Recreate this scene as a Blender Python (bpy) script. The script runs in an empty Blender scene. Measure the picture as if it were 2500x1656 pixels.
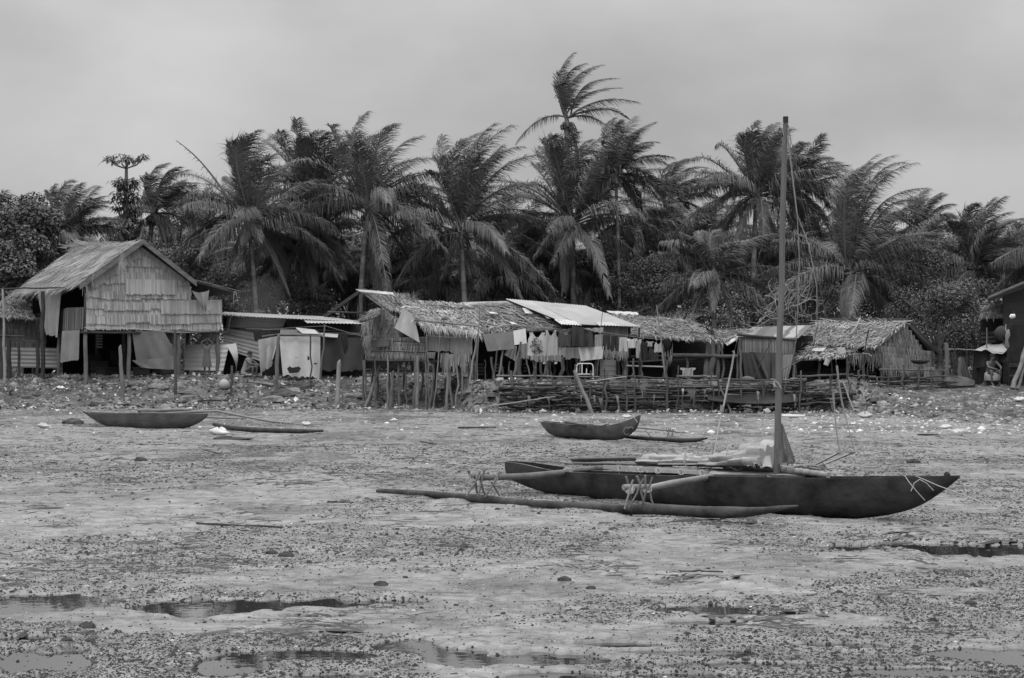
import bpy, math, random
import numpy as np
from mathutils import Vector
# ---------------------------------------------------------------- camera, sky, sun, exposure
SC = bpy.context.scene
F = 5300.0; H0 = 2.55          # focal length in photo pixels (2500 wide), camera height
cd = bpy.data.cameras.new('camera'); cam = bpy.data.objects.new('camera', cd)
SC.collection.objects.link(cam); SC.camera = cam
cam.location = (0, 0, H0); cam.rotation_euler = (math.radians(90), 0, 0)
cd.sensor_width = 36; cd.lens = 36*F/2500; cd.clip_start = .5; cd.clip_end = 6000
SUN_EL, SUN_AZ = math.radians(62), math.radians(200)
w = bpy.data.worlds.new('World'); SC.world = w; w.use_nodes = True
nt = w.node_tree; N = nt.nodes; K = nt.links; N.clear()
def wn(t, **k):
    n = N.new(t)
    for a, b in k.items(): setattr(n, a, b)
    return n
out = wn('ShaderNodeOutputWorld'); bg = wn('ShaderNodeBackground'); K.new(bg.outputs[0], out.inputs[0])
sky = wn('ShaderNodeTexSky', sky_type='NISHITA', sun_disc=False, sun_elevation=SUN_EL, sun_rotation=SUN_AZ, dust_density=4, air_density=1.5)
bw = wn('ShaderNodeRGBToBW'); K.new(sky.outputs[0], bw.inputs[0])
tc = wn('ShaderNodeTexCoord'); sep = wn('ShaderNodeSeparateXYZ'); K.new(tc.outputs['Generated'], sep.inputs[0])
mr = wn('ShaderNodeMapRange', interpolation_type='SMOOTHSTEP')          # overcast: brighter towards the zenith
for i, v in zip((1, 2, 3, 4), (.10, .9, 4.75, 17.5)): mr.inputs[i].default_value = v
K.new(sep.outputs[2], mr.inputs[0])
mp = wn('ShaderNodeMapping'); mp.inputs['Scale'].default_value = (2.6, 2.6, 5); K.new(tc.outputs['Generated'], mp.inputs[0])
nz = wn('ShaderNodeTexNoise'); nz.inputs['Scale'].default_value = 1.6; nz.inputs['Detail'].default_value = 5; nz.inputs['Roughness'].default_value = .5
K.new(mp.outputs[0], nz.inputs[0])
nr = wn('ShaderNodeMapRange')
for i, v in zip((1, 2, 3, 4), (.32, .68, .74, 1.22)): nr.inputs[i].default_value = v
K.new(nz.outputs[0], nr.inputs[0])
m1 = wn('ShaderNodeMath', operation='MULTIPLY'); K.new(mr.outputs[0], m1.inputs[0]); K.new(nr.outputs[0], m1.inputs[1])
mx = wn('ShaderNodeMath', operation='MULTIPLY_ADD'); K.new(bw.outputs[0], mx.inputs[0]); mx.inputs[1].default_value = .06; K.new(m1.outputs[0], mx.inputs[2])
K.new(mx.outputs[0], bg.inputs[0]); bg.inputs[1].default_value = .1
sl = bpy.data.lights.new('sun', 'SUN'); sun = bpy.data.objects.new('sun', sl); SC.collection.objects.link(sun)
sl.energy = 1.0; sl.angle = math.radians(14); sl.color = (1, .995, .985)
d = Vector((math.sin(SUN_AZ)*math.cos(SUN_EL), math.cos(SUN_AZ)*math.cos(SUN_EL), math.sin(SUN_EL)))
sun.rotation_euler = d.to_track_quat('Z', 'Y').to_euler(); sun.location = (0, -10, 40)
vs = SC.view_settings; vs.view_transform = 'Standard'; vs.look = 'None'; vs.exposure = .12; vs.gamma = 1

# ---------------------------------------------------------------- helpers
R = random.Random(5)
def P(px, py, Y): return Vector(((px-1250)*Y/F, Y, H0-(py-828)*Y/F))
def smooth(t): t = np.clip(t, 0, 1); return t*t*(3-2*t)
def vnoise(x, y, seed=0):
    xi = np.floor(x).astype(np.int64); yi = np.floor(y).astype(np.int64); fx = smooth(x-xi); fy = smooth(y-yi)
    def h(a, b):
        n = (a*374761393+b*668265263+seed*1442695041) & 0xffffffff
        n = ((n ^ (n >> 13))*1274126177) & 0xffffffff
        return ((n ^ (n >> 16)) & 0xffff)/65535.0
    return (h(xi, yi)*(1-fx)+h(xi+1, yi)*fx)*(1-fy)+(h(xi, yi+1)*(1-fx)+h(xi+1, yi+1)*fx)*fy
def fbm(x, y, o=4, seed=0):
    s = 0; a = .5
    for i in range(o): s = s+a*vnoise(x*2**i, y*2**i, seed+i*7); a *= .5
    return s/(1-.5**o)
# puddles: photo pixel centre and half sizes, turned into ground ellipses
PUD = [(90, 1474, 150, 21), (480, 1482, 150, 17), (760, 1474, 130, 16), (900, 1470, 110, 6), 
       (100, 1612, 200, 30), (60, 1560, 110, 8), (570, 1620, 80, 24), (770, 1597, 120, 13), (1010, 1578, 75, 15), (1120, 1604, 70, 26), (1290, 1610, 170, 14),
       (2420, 1344, 190, 13), (2190, 1336, 190, 11), (2130, 1305, 70, 3), (1730, 1487, 110, 9), (1880, 1500, 120, 7), (1720, 1521, 90, 5), (1800, 1625, 150, 9),
       (2440, 1600, 130, 18), (2240, 1640, 150, 9), (2040, 1575, 120, 9), (1690, 1594, 120, 7), (820, 1545, 70, 3), (1640, 1650, 120, 8),
       (1080, 1447, 50, 3), (1400, 1650, 120, 9), (740, 1509, 60, 3), (840, 1652, 110, 6), (1500, 1575, 90, 5)]
def pudfield(x, y):
    f = np.zeros_like(x)
    n = fbm(x*1.1, y*.55, 4, 3)-.5; n2 = fbm(x*5, y*2.2, 3, 9)-.5
    for (a, b, c, e) in PUD:
        Y = F*H0/(b-828); X = (a-1250)*Y/F; rx = c*Y/F; ry = e*Y*Y/(F*H0)
        d = np.sqrt(((x-X)/rx)**2+((y-Y)/ry)**2)+n*1.3+n2*1.1
        f = np.maximum(f, smooth((1.3-d)/.4))
    return f
FURROW = [(1.2, 23.6, 3.3, 22.2), (2.2, 22.9, 4.2, 21.6), (-4.6, 31.2, -1.8, 30.2), (3.2, 27.2, 5.5, 26.0), (-3.0, 24.4, -.6, 23.4), (-6.5, 38.5, -2.5, 37), (1.5, 20.3, 3.6, 19.6), (-1.6, 21.4, .4, 20.7)]
SHADE_MOAT = [(1.6, 34.4, 5.0, 30.75, .42), (-1.2, 34.3, 3.3, 29.9, .3), (-12.8, 63.6, -9.6, 61.9, .5), (1.5, 55.9, 2.8, 54, .45)]  # wet hollows at hulls and float, added dark in place of contact shade
BX = [-60, -2.6, -1.2, 12.3, 14, 60]
def height(x, y):
    x = np.asarray(x, float); y = np.asarray(y, float)
    foot = np.interp(x, BX, [79, 79, 75.3, 75.3, 67, 64]); run = np.interp(x, BX, [6, 6, 1.0, 1.0, 14, 16])
    top = np.interp(x, BX, [1.1, 1.1, 1.05, 1.05, .8, .8])
    b = smooth((y-foot-(fbm(x*.6, y*0, 3, 5)-.5)*1.6)/run); h = top*b+smooth((y-95)/200)*.3
    near = 1-smooth((y-foot+3)/3)
    m = .016+(fbm(x*.35, y*.22, 4, 1)-.42)*.06+(fbm(x*2.3, y*1.3, 3, 2)-.5)*.022
    band = 1-np.abs(fbm(x*.22+3, y*.16, 3, 21)-.5)*2
    m = m+smooth((band-.86)/.14)*.014
    m = np.where(m < .004, .004+(m-.004)*.5, m)
    for (xa, ya, xb, yb, rr) in SHADE_MOAT:
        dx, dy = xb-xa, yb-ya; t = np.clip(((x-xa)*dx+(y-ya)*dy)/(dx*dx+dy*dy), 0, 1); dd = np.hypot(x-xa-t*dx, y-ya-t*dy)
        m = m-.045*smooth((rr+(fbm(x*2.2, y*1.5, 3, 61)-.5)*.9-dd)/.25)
    for (xa, ya, xb, yb) in FURROW:
        dx, dy = xb-xa, yb-ya; t = np.clip(((x-xa)*dx+(y-ya)*dy)/(dx*dx+dy*dy), 0, 1); dd = np.hypot(x-xa-t*dx+(fbm(y*2+xa, x*1.5, 3, 63)-.5)*.5, y-ya-t*dy+(fbm(x*1.4, y*.1, 3, 62)-.5)*1.2)
        m = m-.03*smooth((.07-dd)/.06)+.018*smooth((.12-abs(dd-.17))/.1)
    pf = pudfield(x, y)
    m = m*(1-pf)-.05*pf
    rough = (fbm(x*1.7, y*1.7, 4, 31)-.5)*.22*smooth((y-foot+1.5)/2)*(1-smooth((y-foot-run-1)/3))
    return m*near+h+rough
def gz(x, y): return float(height(np.array([x]), np.array([y]))[0])
def G(px, Y, dz=0):
    X = (px-1250)*Y/F; return Vector((X, Y, gz(X, Y)+dz))

MATS = {}
def mat(name, base, rough=.85, var=.35, scale=3.0, stretch=(1, 1, 1), bump=.3, bscale=None, spec=.25, dist=.02, fine=0):
    m = bpy.data.materials.new(name); m.use_nodes = True; n = m.node_tree.nodes; k = m.node_tree.links
    b = n['Principled BSDF']; b.inputs['Roughness'].default_value = rough; b.inputs['Specular IOR Level'].default_value = spec
    at = n.new('ShaderNodeAttribute'); at.attribute_name = 'tone'
    tc = n.new('ShaderNodeTexCoord'); mp = n.new('ShaderNodeMapping'); mp.inputs['Scale'].default_value = stretch; k.new(tc.outputs['Object'], mp.inputs[0])
    nz = n.new('ShaderNodeTexNoise'); nz.inputs['Scale'].default_value = scale; nz.inputs['Detail'].default_value = 6; nz.inputs['Roughness'].default_value = .62
    k.new(mp.outputs[0], nz.inputs[0])
    r = n.new('ShaderNodeMapRange'); r.inputs[1].default_value = .28; r.inputs[2].default_value = .72
    r.inputs[3].default_value = base*(1-var); r.inputs[4].default_value = base*(1+var); k.new(nz.outputs[0], r.inputs[0])
    mu = n.new('ShaderNodeMath'); mu.operation = 'MULTIPLY'; k.new(r.outputs[0], mu.inputs[0]); k.new(at.outputs['Fac'], mu.inputs[1])
    k.new(mu.outputs[0], b.inputs['Base Color'])
    if bump:
        n2 = n.new('ShaderNodeTexNoise'); n2.inputs['Scale'].default_value = bscale or scale*6; n2.inputs['Detail'].default_value = 4; k.new(mp.outputs[0], n2.inputs[0])
        bp = n.new('ShaderNodeBump'); bp.inputs['Strength'].default_value = bump; bp.inputs['Distance'].default_value = dist
        k.new(n2.outputs[0], bp.inputs['Height']); k.new(bp.outputs[0], b.inputs['Normal'])
    MATS[name] = m; return m
mat('palm_leaf', .10, .45, .3, .6, bump=0, spec=.4)
mat('palm_leaf_dry', .17, .8, .3, 1, bump=0)
mat('leaf', .10, .5, .4, .8, bump=0, spec=.4)
mat('bark', .14, .9, .35, 2, (1, 1, 3), .5)
mat('thatch', .34, .9, .45, .9, bump=.2)
mat('old_thatch', .26, .9, .45, .8, bump=.2)
mat('shingle', .36, .85, .25, 1.2, (1, 1, .4), .2)
mat('dark_backing', .03, .95, .3)  # near-black backing; the huts' interior darkness is put into its colour
mat('pole', .13, .85, .35, 4, (1, 1, .5), .4)
mat('pale_pole', .27, .8, .3, 4, bump=.3)
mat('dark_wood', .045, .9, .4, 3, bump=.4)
mat('board', .12, .85, .35, 2.5, (.5, .5, 3), .3)
mat('cloth', .38, .9, .18, 1.2, bump=.25, bscale=9, dist=.03)
mat('mid_cloth', .20, .9, .25, 1.5, bump=.3, bscale=9, dist=.03)
mat('dark_cloth', .045, .8, .3, 1.5, bump=.3, bscale=9, dist=.03)
mat('white_cloth', .62, .85, .12, 2, bump=.2)
mat('tarp', .15, .6, .3, 1.1, bump=.4, bscale=4, dist=.05)
mat('sail', .33, .85, .22, 3, bump=.5, bscale=14, dist=.03)
mat('tin', .34, .5, .22, .7, (1, 1, 1), .1, spec=.5)
mat('dull_tin', .28, .6, .35, .8, bump=.2)
mat('hull', .027, .6, .98, 1.9, (1, 1, 1.5), .6, 5, spec=.3, dist=.03)
mat('hull_grey', .07, .7, .5, 2.5, (1, 1, 2), .5, 14, dist=.02)
mat('wet_wood', .042, .6, .75, 4, (1, 1, 1), .5, 16, dist=.015)
mat('bamboo', .2, .5, .3, 3, bump=.2, spec=.4)
mat('rope', .34, .9, .15, 20, bump=.2)
mat('mast_wood', .13, .8, .2, 6, (3, 3, .4), .4)
mat('stone', .15, .9, .5, 2.5, bump=.6, dist=.05)
mat('litter', .50, .8, .4, 3, bump=.2)
mat('chips', .035, .75, .4, 2, bump=0)
mat('skin', .11, .7, .15, 5, bump=0)
mat('hair', .02, .8, .2, 9, bump=0)
mat('white_metal', .6, .4, .1, bump=0, spec=.5)
mat('plastic', .55, .5, .12, bump=.05)
mat('net', .06, .9, .4, 5, bump=.2)

ORG = {}
def link(o): SC.collection.objects.link(o); return o
def tag(o, label, cat, group=None, kind=None):
    if label: o['label'] = label
    if cat: o['category'] = cat
    if group: o['group'] = group
    if kind: o['kind'] = kind
    return o
def thing(name, loc, label, cat, group=None):
    o = link(bpy.data.objects.new(name, None)); o.location = loc; o.empty_display_size = .3
    ORG[o] = Vector(loc); return tag(o, label, cat, group)
class MB:
    def __init__(s): s.v = []; s.f = []; s.t = []; s.chunks = []; s.sm = []
    def face(s, pts, tone=1., sm=False):
        i = len(s.v); s.v.extend([tuple(p) for p in pts]); s.f.append(tuple(range(i, i+len(pts)))); s.t.append(tone); s.sm.append(sm)
    def grid(s, rows, tone=1., sm=True, close=False):
        i = len(s.v); n = len(rows[0])
        for r in rows: s.v.extend([tuple(p) for p in r])
        for a in range(len(rows)-1):
            for b in range(n if close else n-1):
                c = (b+1) % n
                s.f.append((i+a*n+b, i+a*n+c, i+(a+1)*n+c, i+(a+1)*n+b)); s.t.append(tone if not callable(tone) else tone(a, b)); s.sm.append(sm)
    def tube(s, pts, rad, n=7, tone=1., caps=True):
        pts = [Vector(p) for p in pts]; m = len(pts)
        if not hasattr(rad, '__len__'): rad = [rad]*m
        rows = []
        up = None
        for i, p in enumerate(pts):
            d = (pts[min(i+1, m-1)]-pts[max(i-1, 0)]).normalized()
            if up is None: up = Vector((0, 0, 1)) if abs(d.z) < .9 else Vector((1, 0, 0))
            a = d.cross(up).normalized(); b = a.cross(d).normalized(); up = b
            rows.append([p+(a*math.cos(t)+b*math.sin(t))*rad[i] for t in [2*math.pi*k/n for k in range(n)]])
        s.grid(rows, tone, True, True)
        if caps: s.face(list(reversed(rows[0])), tone if not callable(tone) else 1); s.face(rows[-1], tone if not callable(tone) else 1)
    def slab(s, A, B, C, D, th, tone=1.):       # quad given thickness behind its face
        A, B, C, D = map(Vector, (A, B, C, D)); n = (B-A).cross(D-A).normalized()*th
        a, b, c, d = A+n, B+n, C+n, D+n
        for q in ((A, D, C, B), (a, b, c, d), (A, B, b, a), (B, C, c, b), (C, D, d, c), (D, A, a, d)): s.face(q, tone)
    def box(s, c, sx, sy, sz, rz=0, tone=1.):
        c = Vector(c); ca, sa = math.cos(rz), math.sin(rz)
        def q(x, y, z): return c+Vector((x*ca-y*sa, x*sa+y*ca, z))
        x, y, z = sx/2, sy/2, sz/2
        p = [q(a, b, e) for e in (-z, z) for b in (-y, y) for a in (-x, x)]
        for f in ((0, 2, 3, 1), (4, 5, 7, 6), (0, 1, 5, 4), (1, 3, 7, 5), (3, 2, 6, 7), (2, 0, 4, 6)): s.face([p[i] for i in f], tone)
    def arr(s, v, quads, tone):                 # bulk: v (n,k,3), faces index lists local to k
        s.chunks.append((v, quads, tone))
    def build(s, name, m, parent=None, org=None, label=None):
        vv = np.array(s.v, float).reshape(-1, 3); loops = []; tot = []; tone = list(s.t); smf = list(s.sm)
        for f in s.f: loops.extend(f); tot.append(len(f))
        L = [np.array(loops, np.int64)]; T = [np.array(tot, np.int64)]; TO = [np.array(tone, float)]; V = [vv]; S = [np.array(smf, bool)]; off = len(vv)
        for (v, quads, t) in s.chunks:
            n, k = v.shape[:2]; V.append(v.reshape(-1, 3)); base = off+np.arange(n)*k
            for q in quads:
                L.append((base[:, None]+np.array(q)[None, :]).reshape(-1)); T.append(np.full(n, len(q))); TO.append(np.asarray(t, float)*np.ones(n)); S.append(np.zeros(n, bool))
            off += n*k
        V = np.concatenate(V); L = np.concatenate(L).astype(np.int64); T = np.concatenate(T).astype(np.int64); TO = np.concatenate(TO); S = np.concatenate(S)
        if parent is not None: o0 = ORG[parent]
        elif org is not None: o0 = Vector(org)
        else: o0 = Vector(((V[:, 0].min()+V[:, 0].max())/2, (V[:, 1].min()+V[:, 1].max())/2, V[:, 2].min()))
        V = V-np.array(o0)
        me = bpy.data.meshes.new(name); me.vertices.add(len(V)); me.vertices.foreach_set('co', V.reshape(-1).astype(np.float32))
        me.loops.add(len(L)); me.loops.foreach_set('vertex_index', L.astype(np.int32))
        me.polygons.add(len(T)); st = np.concatenate([[0], np.cumsum(T)[:-1]]); me.polygons.foreach_set('loop_start', st.astype(np.int32))
        me.update(calc_edges=True); me.polygons.foreach_set('use_smooth', S)
        a = me.attributes.new('tone', 'FLOAT', 'FACE'); a.data.foreach_set('value', TO.astype(np.float32))
        me.materials.append(MATS[m] if isinstance(m, str) else m)
        o = link(bpy.data.objects.new(name, me)); ORG[o] = o0
        if parent is not None: o.parent = parent
        else: o.location = o0
        if label: o['label'] = label
        return o
def bil(A, B, C, D, u, v): return (A*(1-u)+B*u)*(1-v)+(D*(1-u)+C*u)*v
def thatch(mb, A, B, C, D, rows, per_, ln=.55, wd=.045, lift=.05, messy=.25, fringe=1.3, slab=True, tone=(.55, 1.35)):
    """A B ridge ends, C D eave ends (A-D left edge): rows of palm straw laid down the slope"""
    A, B, C, D = map(Vector, (A, B, C, D)); per = int(per_*1.55); wd *= .68; messy *= .75; nn = (B-A).cross(D-A).normalized()
    if nn.z < 0: nn = -nn
    if slab:
        k = -nn*.03
        mb.slab(A+k, B+k, C+k, D+k, .05 if (B-A).cross(D-A).z < 0 else -.05, .35)
    rowt = [R.uniform(.8, 1.2) for _ in range(rows+1)]
    for i in range(rows):
        v = (i+.3)/rows
        for j in range(per):
            u = (j+R.random())/per
            p = bil(A, B, C, D, u, v+R.uniform(-.5, .5)/rows); dn = ((D-A)*(1-u)+(C-B)*u).normalized()
            sd = (B-A).normalized(); last = i >= rows-1
            dd = (dn+sd*R.gauss(0, messy)+nn*R.uniform(-.02, .22)).normalized()
            l = ln*R.uniform(.6, 1.25)*(fringe if last else 1); w_ = wd*R.uniform(.5, 1.3)
            s_ = dd.cross(nn).normalized()*w_*.5
            b = p+nn*(lift*R.uniform(.1, 1.0)); e = b+dd*l*.6; g = b+dd*l+(Vector((0, 0, -l*.25*R.random())) if last else Vector((0, 0, 0)))
            t = R.uniform(*tone)*rowt[i]
            mb.face((b-s_, b+s_, e+s_*.9, e-s_*.9), t); mb.face((e-s_*.9, e+s_*.9, g), t)
def thatch_wall(mb, A, B, C, D, rows, per, ln=.5, wd=.035, tone=(.5, 1.3), messy=.14, back=True):
    """A B top, C D bottom of a near-vertical wall of hanging straw"""
    A, B, C, D = map(Vector, (A, B, C, D)); nn = (B-A).cross(D-A).normalized()
    if nn.y > 0: nn = -nn
    if back: k = nn*-.04; mb.slab(A+k, B+k, C+k, D+k, .03 if (B-A).cross(D-A).y > 0 else -.03, .35)
    for i in range(rows):
        for j in range(per):
            u = (j+R.random())/per; v = i/rows
            p = bil(A, B, C, D, u, v)+nn*(.02+.03*R.random()); sd = (B-A).normalized()
            dd = (Vector((0, 0, -1))+sd*R.gauss(0, messy)+nn*R.uniform(.0, .16)).normalized()
            l = ln*R.uniform(.7, 1.2); s_ = sd*wd*R.uniform(.5, 1.2)*.5
            e = p+dd*l
            mb.face((p-s_, p+s_, e+s_*.3, e-s_*.3), R.uniform(*tone))
def strips(mb, Pt, s0, s1, z0, z1, off=0., top=None, wd=.06, tone=(.8, 1.15), rag=.05, bot=None, rt=1.):
    s = s0
    while s < s1:
        w_ = min(wd*R.uniform(.7, 1.3), s1-s+.001); zt = z1+.02
        if top: zt = min(zt, top(s+w_/2))
        zb = z0-R.random()*rag
        if bot: zb += bot(s)
        if zt > zb+.03:
            o = off+R.uniform(0, .012); g = w_*.93
            mb.face((Pt(s, zb, o+.035), Pt(s+g, zb, o+.035+R.uniform(-.008, .008)), Pt(s+g, zt, o), Pt(s, zt, o)), R.uniform(*tone)*rt)
        s += w_
def cloth(mb, A, B, C, D, nx=14, ny=12, fold=.06, freq=3, sag=.0, rag=.0, tone=1., seed=None, th=.008):
    """A B top, C D bottom; folds grow downwards"""
    A, B, C, D = map(Vector, (A, B, C, D)); nn = (B-A).cross(D-A).normalized(); r = random.Random(seed if seed is not None else R.random()); ph = r.random()*6; ph2 = r.random()*6
    rags = [r.uniform(-rag, rag) for _ in range(nx+1)]
    for sgn in (0, 1):
        rows = []
        for j in range(ny+1):
            v = j/ny; row = []
            for i in range(nx+1):
                u = i/nx; p = bil(A, B, C, D, u, v)
                p = p+nn*(fold*(.25+v)*(math.sin(u*freq*6.28+ph+v*1.3)+.5*math.sin(u*freq*14+ph2-v*2))+sgn*th)
                p = p+Vector((0, 0, -1))*(sag*4*u*(1-u)*(1-v*.3))+Vector((0, 0, rags[i]*v*v))
                row.append(p)
            rows.append(row if sgn == 0 else list(reversed(row)))
        mb.grid(rows, tone, True)
def corrugated(mb, A, B, C, D, pitch=.09, amp=.014, th=.006, tone=1., along='v'):
    """ridges run from edge AB to edge DC"""
    A, B, C, D = map(Vector, (A, B, C, D))
    if along == 'u': A, B, C, D = B, C, D, A
    nn = (B-A).cross(D-A).normalized(); L_ = ((B-A).length+(C-D).length)/2; n = max(8, int(L_/pitch*6)); ns = 4
    for sgn in (0, 1):
        rows = []
        for j in range(ns+1):
            rows.append([bil(A, B, C, D, i/n, j/ns)+nn*(amp*math.sin(i/n*L_/pitch*6.283)-sgn*th) for i in range(n+1)])
        mb.grid(rows, tone, True)
def pole(mb, a, b, r0=.04, r1=None, wob=.02, n=6, seg=5, tone=1.):
    a = Vector(a); b = Vector(b); r1 = r0*.8 if r1 is None else r1; pts = []; rr = []
    for i in range(seg+1):
        t = i/seg; k = Vector((R.gauss(0, wob), R.gauss(0, wob), R.gauss(0, wob*.4))) if 0 < i < seg else Vector((0, 0, 0))
        pts.append(a.lerp(b, t)+k); rr.append(r0+(r1-r0)*t)
    mb.tube(pts, rr, n, tone)
def one(name, m, fn, label, cat, group=None, org=None):
    mb = MB(); fn(mb); return tag(mb.build(name, m, None, org), label, cat, group)
def part(name, m, parent, fn, label=None):
    mb = MB(); fn(mb); return mb.build(name, m, parent, label=label)
# ---------------------------------------------------------------- ground
def ground_material():
    m = bpy.data.materials.new('mud'); m.use_nodes = True; n = m.node_tree.nodes; k = m.node_tree.links; b = n['Principled BSDF']
    def nd(t, **kw):
        x = n.new(t)
        for a, c in kw.items(): setattr(x, a, c)
        return x
    def attr(nm): a = nd('ShaderNodeAttribute'); a.attribute_name = nm; return a.outputs['Fac']
    tc = nd('ShaderNodeTexCoord')
    def noise(sc, st=(1, 1, 1), det=6, ro=.6):
        mp = nd('ShaderNodeMapping'); mp.inputs['Scale'].default_value = st; k.new(tc.outputs['Object'], mp.inputs[0])
        z = nd('ShaderNodeTexNoise'); z.inputs['Scale'].default_value = sc; z.inputs['Detail'].default_value = det; z.inputs['Roughness'].default_value = ro; k.new(mp.outputs[0], z.inputs[0]); return z.outputs[0]
    def rng(i, a, c, d, e):
        r = nd('ShaderNodeMapRange', interpolation_type='SMOOTHSTEP'); k.new(i, r.inputs[0])
        for q, v in zip((1, 2, 3, 4), (a, c, d, e)): r.inputs[q].default_value = v
        return r.outputs[0]
    def ma(op, a, c):
        x = nd('ShaderNodeMath', operation=op)
        for i, v in enumerate((a, c)):
            if isinstance(v, (int, float)): x.inputs[i].default_value = v
            else: k.new(v, x.inputs[i])
        return x.outputs[0]
    def mix(f, a, c):
        x = nd('ShaderNodeMix', data_type='FLOAT')
        k.new(f, x.inputs[0])
        for i, v in ((2, a), (3, c)):
            if isinstance(v, (int, float)): x.inputs[i].default_value = v
            else: k.new(v, x.inputs[i])
        return x.outputs[0]
    big = noise(.35, (1, .5, 1)); mid = noise(2.2, (1, .8, 1)); fine = noise(22, (1, .8, 1), 5, .7); grit = noise(70, (1, 1, 1), 3, .7)
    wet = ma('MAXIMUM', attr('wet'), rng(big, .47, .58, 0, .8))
    base = rng(mid, .3, .7, .14, .265)
    gr = attr('gritty')
    speck = rng(fine, .5, .66, 1, .5)
    lump = noise(7, (1, .7, 1), 5, .65); base = ma('MULTIPLY', base, rng(lump, .38, .62, .78, 1.15)); seam = ma('ABSOLUTE', ma('SUBTRACT', noise(1.1, (1, 1.3, 1), 6, .6), .5), 0); base = ma('MULTIPLY', base, rng(seam, 0, .03, .5, 1.0))
    base = ma('MULTIPLY', base, mix(gr, rng(fine, .35, .65, 1.06, .9), speck))
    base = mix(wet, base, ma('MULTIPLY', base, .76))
    bank = attr('bank')
    dirt = ma('MULTIPLY', rng(noise(1.3), .3, .7, .03, .12), rng(fine, .35, .65, .6, 1.3))
    k.new(mix(bank, base, dirt), b.inputs['Base Color'])
    rw = mix(wet, rng(lump, .3, .7, .5, .75), rng(fine, .3, .7, .08, .26))
    k.new(mix(bank, rw, .95), b.inputs['Roughness'])
    b.inputs['Specular IOR Level'].default_value = .5
    h = ma('ADD', ma('MULTIPLY', fine, .6), ma('MULTIPLY', grit, .25))
    st = mix(gr, .25, 1.0)
    bp = nd('ShaderNodeBump'); bp.inputs['Distance'].default_value = .03; k.new(h, bp.inputs['Height'])
    k.new(mix(bank, mix(wet, st, ma('MULTIPLY', st, .25)), 1.0), bp.inputs['Strength']); k.new(bp.outputs[0], b.inputs['Normal'])
    return m
SMOOTH = [(330, 1230, 420, 38), (950, 1425, 330, 26), (700, 1520, 420, 26), (1700, 1410, 290, 42), (2280, 1372, 330, 22), (2330, 1300, 200, 10), (1500, 1268, 260, 9), (1950, 1520, 300, 16), (150, 1500, 140, 18), (2300, 1450, 160, 12)]
def grit(x, y):
    """0 smooth mud .. 1 covered in bits"""
    px = 1250+x*F/y; py = 828+F*H0/y; s = np.zeros_like(x); n = (fbm(x*.5, y*.25, 3, 41)-.5)
    for a, b, c, e in SMOOTH:
        d = np.sqrt(((px-a)/c)**2+((py-b)/e)**2)+n*1.2; s = np.maximum(s, smooth((1.2-d)/.35))
    g = smooth((fbm(x*.45, y*.3, 4, 17)-.33)/.16)
    return g*(1-s)
ys = [F*H0/(p-828) for p in np.arange(1760, 872, -1.35)]
ys = sorted(set(list(ys)+list(np.arange(72, 92, .3))+list(np.arange(92, 140, 1.5))+[150, 170, 200, 260, 400, 700, 1200, 2500]+[6, 9, 12]))
ys = np.array([y for i, y in enumerate(ys)]); us = np.linspace(-.37, .37, 560)
YY, UU = np.meshgrid(ys, us, indexing='ij'); XX = YY*UU
XX[YY > 139] *= 1+ (YY[YY > 139]-139)/400
ZZ = height(XX, YY)
nr_, nc_ = XX.shape
me = bpy.data.meshes.new('mud_flat'); co = np.stack([XX, YY, ZZ], -1).reshape(-1, 3)
idx = np.arange(nr_*nc_).reshape(nr_, nc_); q = np.stack([idx[:-1, :-1], idx[:-1, 1:], idx[1:, 1:], idx[1:, :-1]], -1).reshape(-1, 4)
me.vertices.add(len(co)); me.vertices.foreach_set('co', co.reshape(-1).astype(np.float32)); me.loops.add(q.size); me.loops.foreach_set('vertex_index', q.reshape(-1).astype(np.int32))
me.polygons.add(len(q)); me.polygons.foreach_set('loop_start', (np.arange(len(q))*4).astype(np.int32)); me.update(calc_edges=True); me.polygons.foreach_set('use_smooth', np.ones(len(q), bool))
foot = np.interp(XX, BX, [79, 79, 75.3, 75.3, 67, 64])
bankv = smooth((YY-foot+3.5+(fbm(XX*.5, YY*.5, 4, 8)-.5)*13)/7)
wetv = smooth((.021-ZZ)/.02)*(1-bankv)  # low mud: puddle margins plus the hull rings standing in for contact shade
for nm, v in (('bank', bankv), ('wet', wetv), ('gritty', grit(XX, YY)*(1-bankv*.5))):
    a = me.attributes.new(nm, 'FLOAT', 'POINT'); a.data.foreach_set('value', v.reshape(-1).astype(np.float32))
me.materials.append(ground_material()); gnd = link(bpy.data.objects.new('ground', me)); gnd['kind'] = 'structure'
# standing water: a level sheet that the low places of the mud dip under
wm = bpy.data.materials.new('water'); wm.use_nodes = True; b = wm.node_tree.nodes['Principled BSDF']
b.inputs['Base Color'].default_value = (.022, .022, .022, 1); b.inputs['Roughness'].default_value = .012; b.inputs['IOR'].default_value = 1.36
n2 = wm.node_tree.nodes.new('ShaderNodeTexNoise'); n2.inputs['Scale'].default_value = 7; bp = wm.node_tree.nodes.new('ShaderNodeBump'); bp.inputs['Strength'].default_value = .015; bp.inputs['Distance'].default_value = .02
t2 = wm.node_tree.nodes.new('ShaderNodeTexCoord'); wm.node_tree.links.new(t2.outputs['Object'], n2.inputs[0])
wm.node_tree.links.new(n2.outputs[0], bp.inputs['Height']); wm.node_tree.links.new(bp.outputs[0], b.inputs['Normal'])
mb = MB(); mb.face(((-22, 6, -.012), (22, 6, -.012), (22, 60, -.012), (-22, 60, -.012)))
wo = mb.build('water', wm, org=(0, 0, -.012)); wo['kind'] = 'structure'

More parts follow.
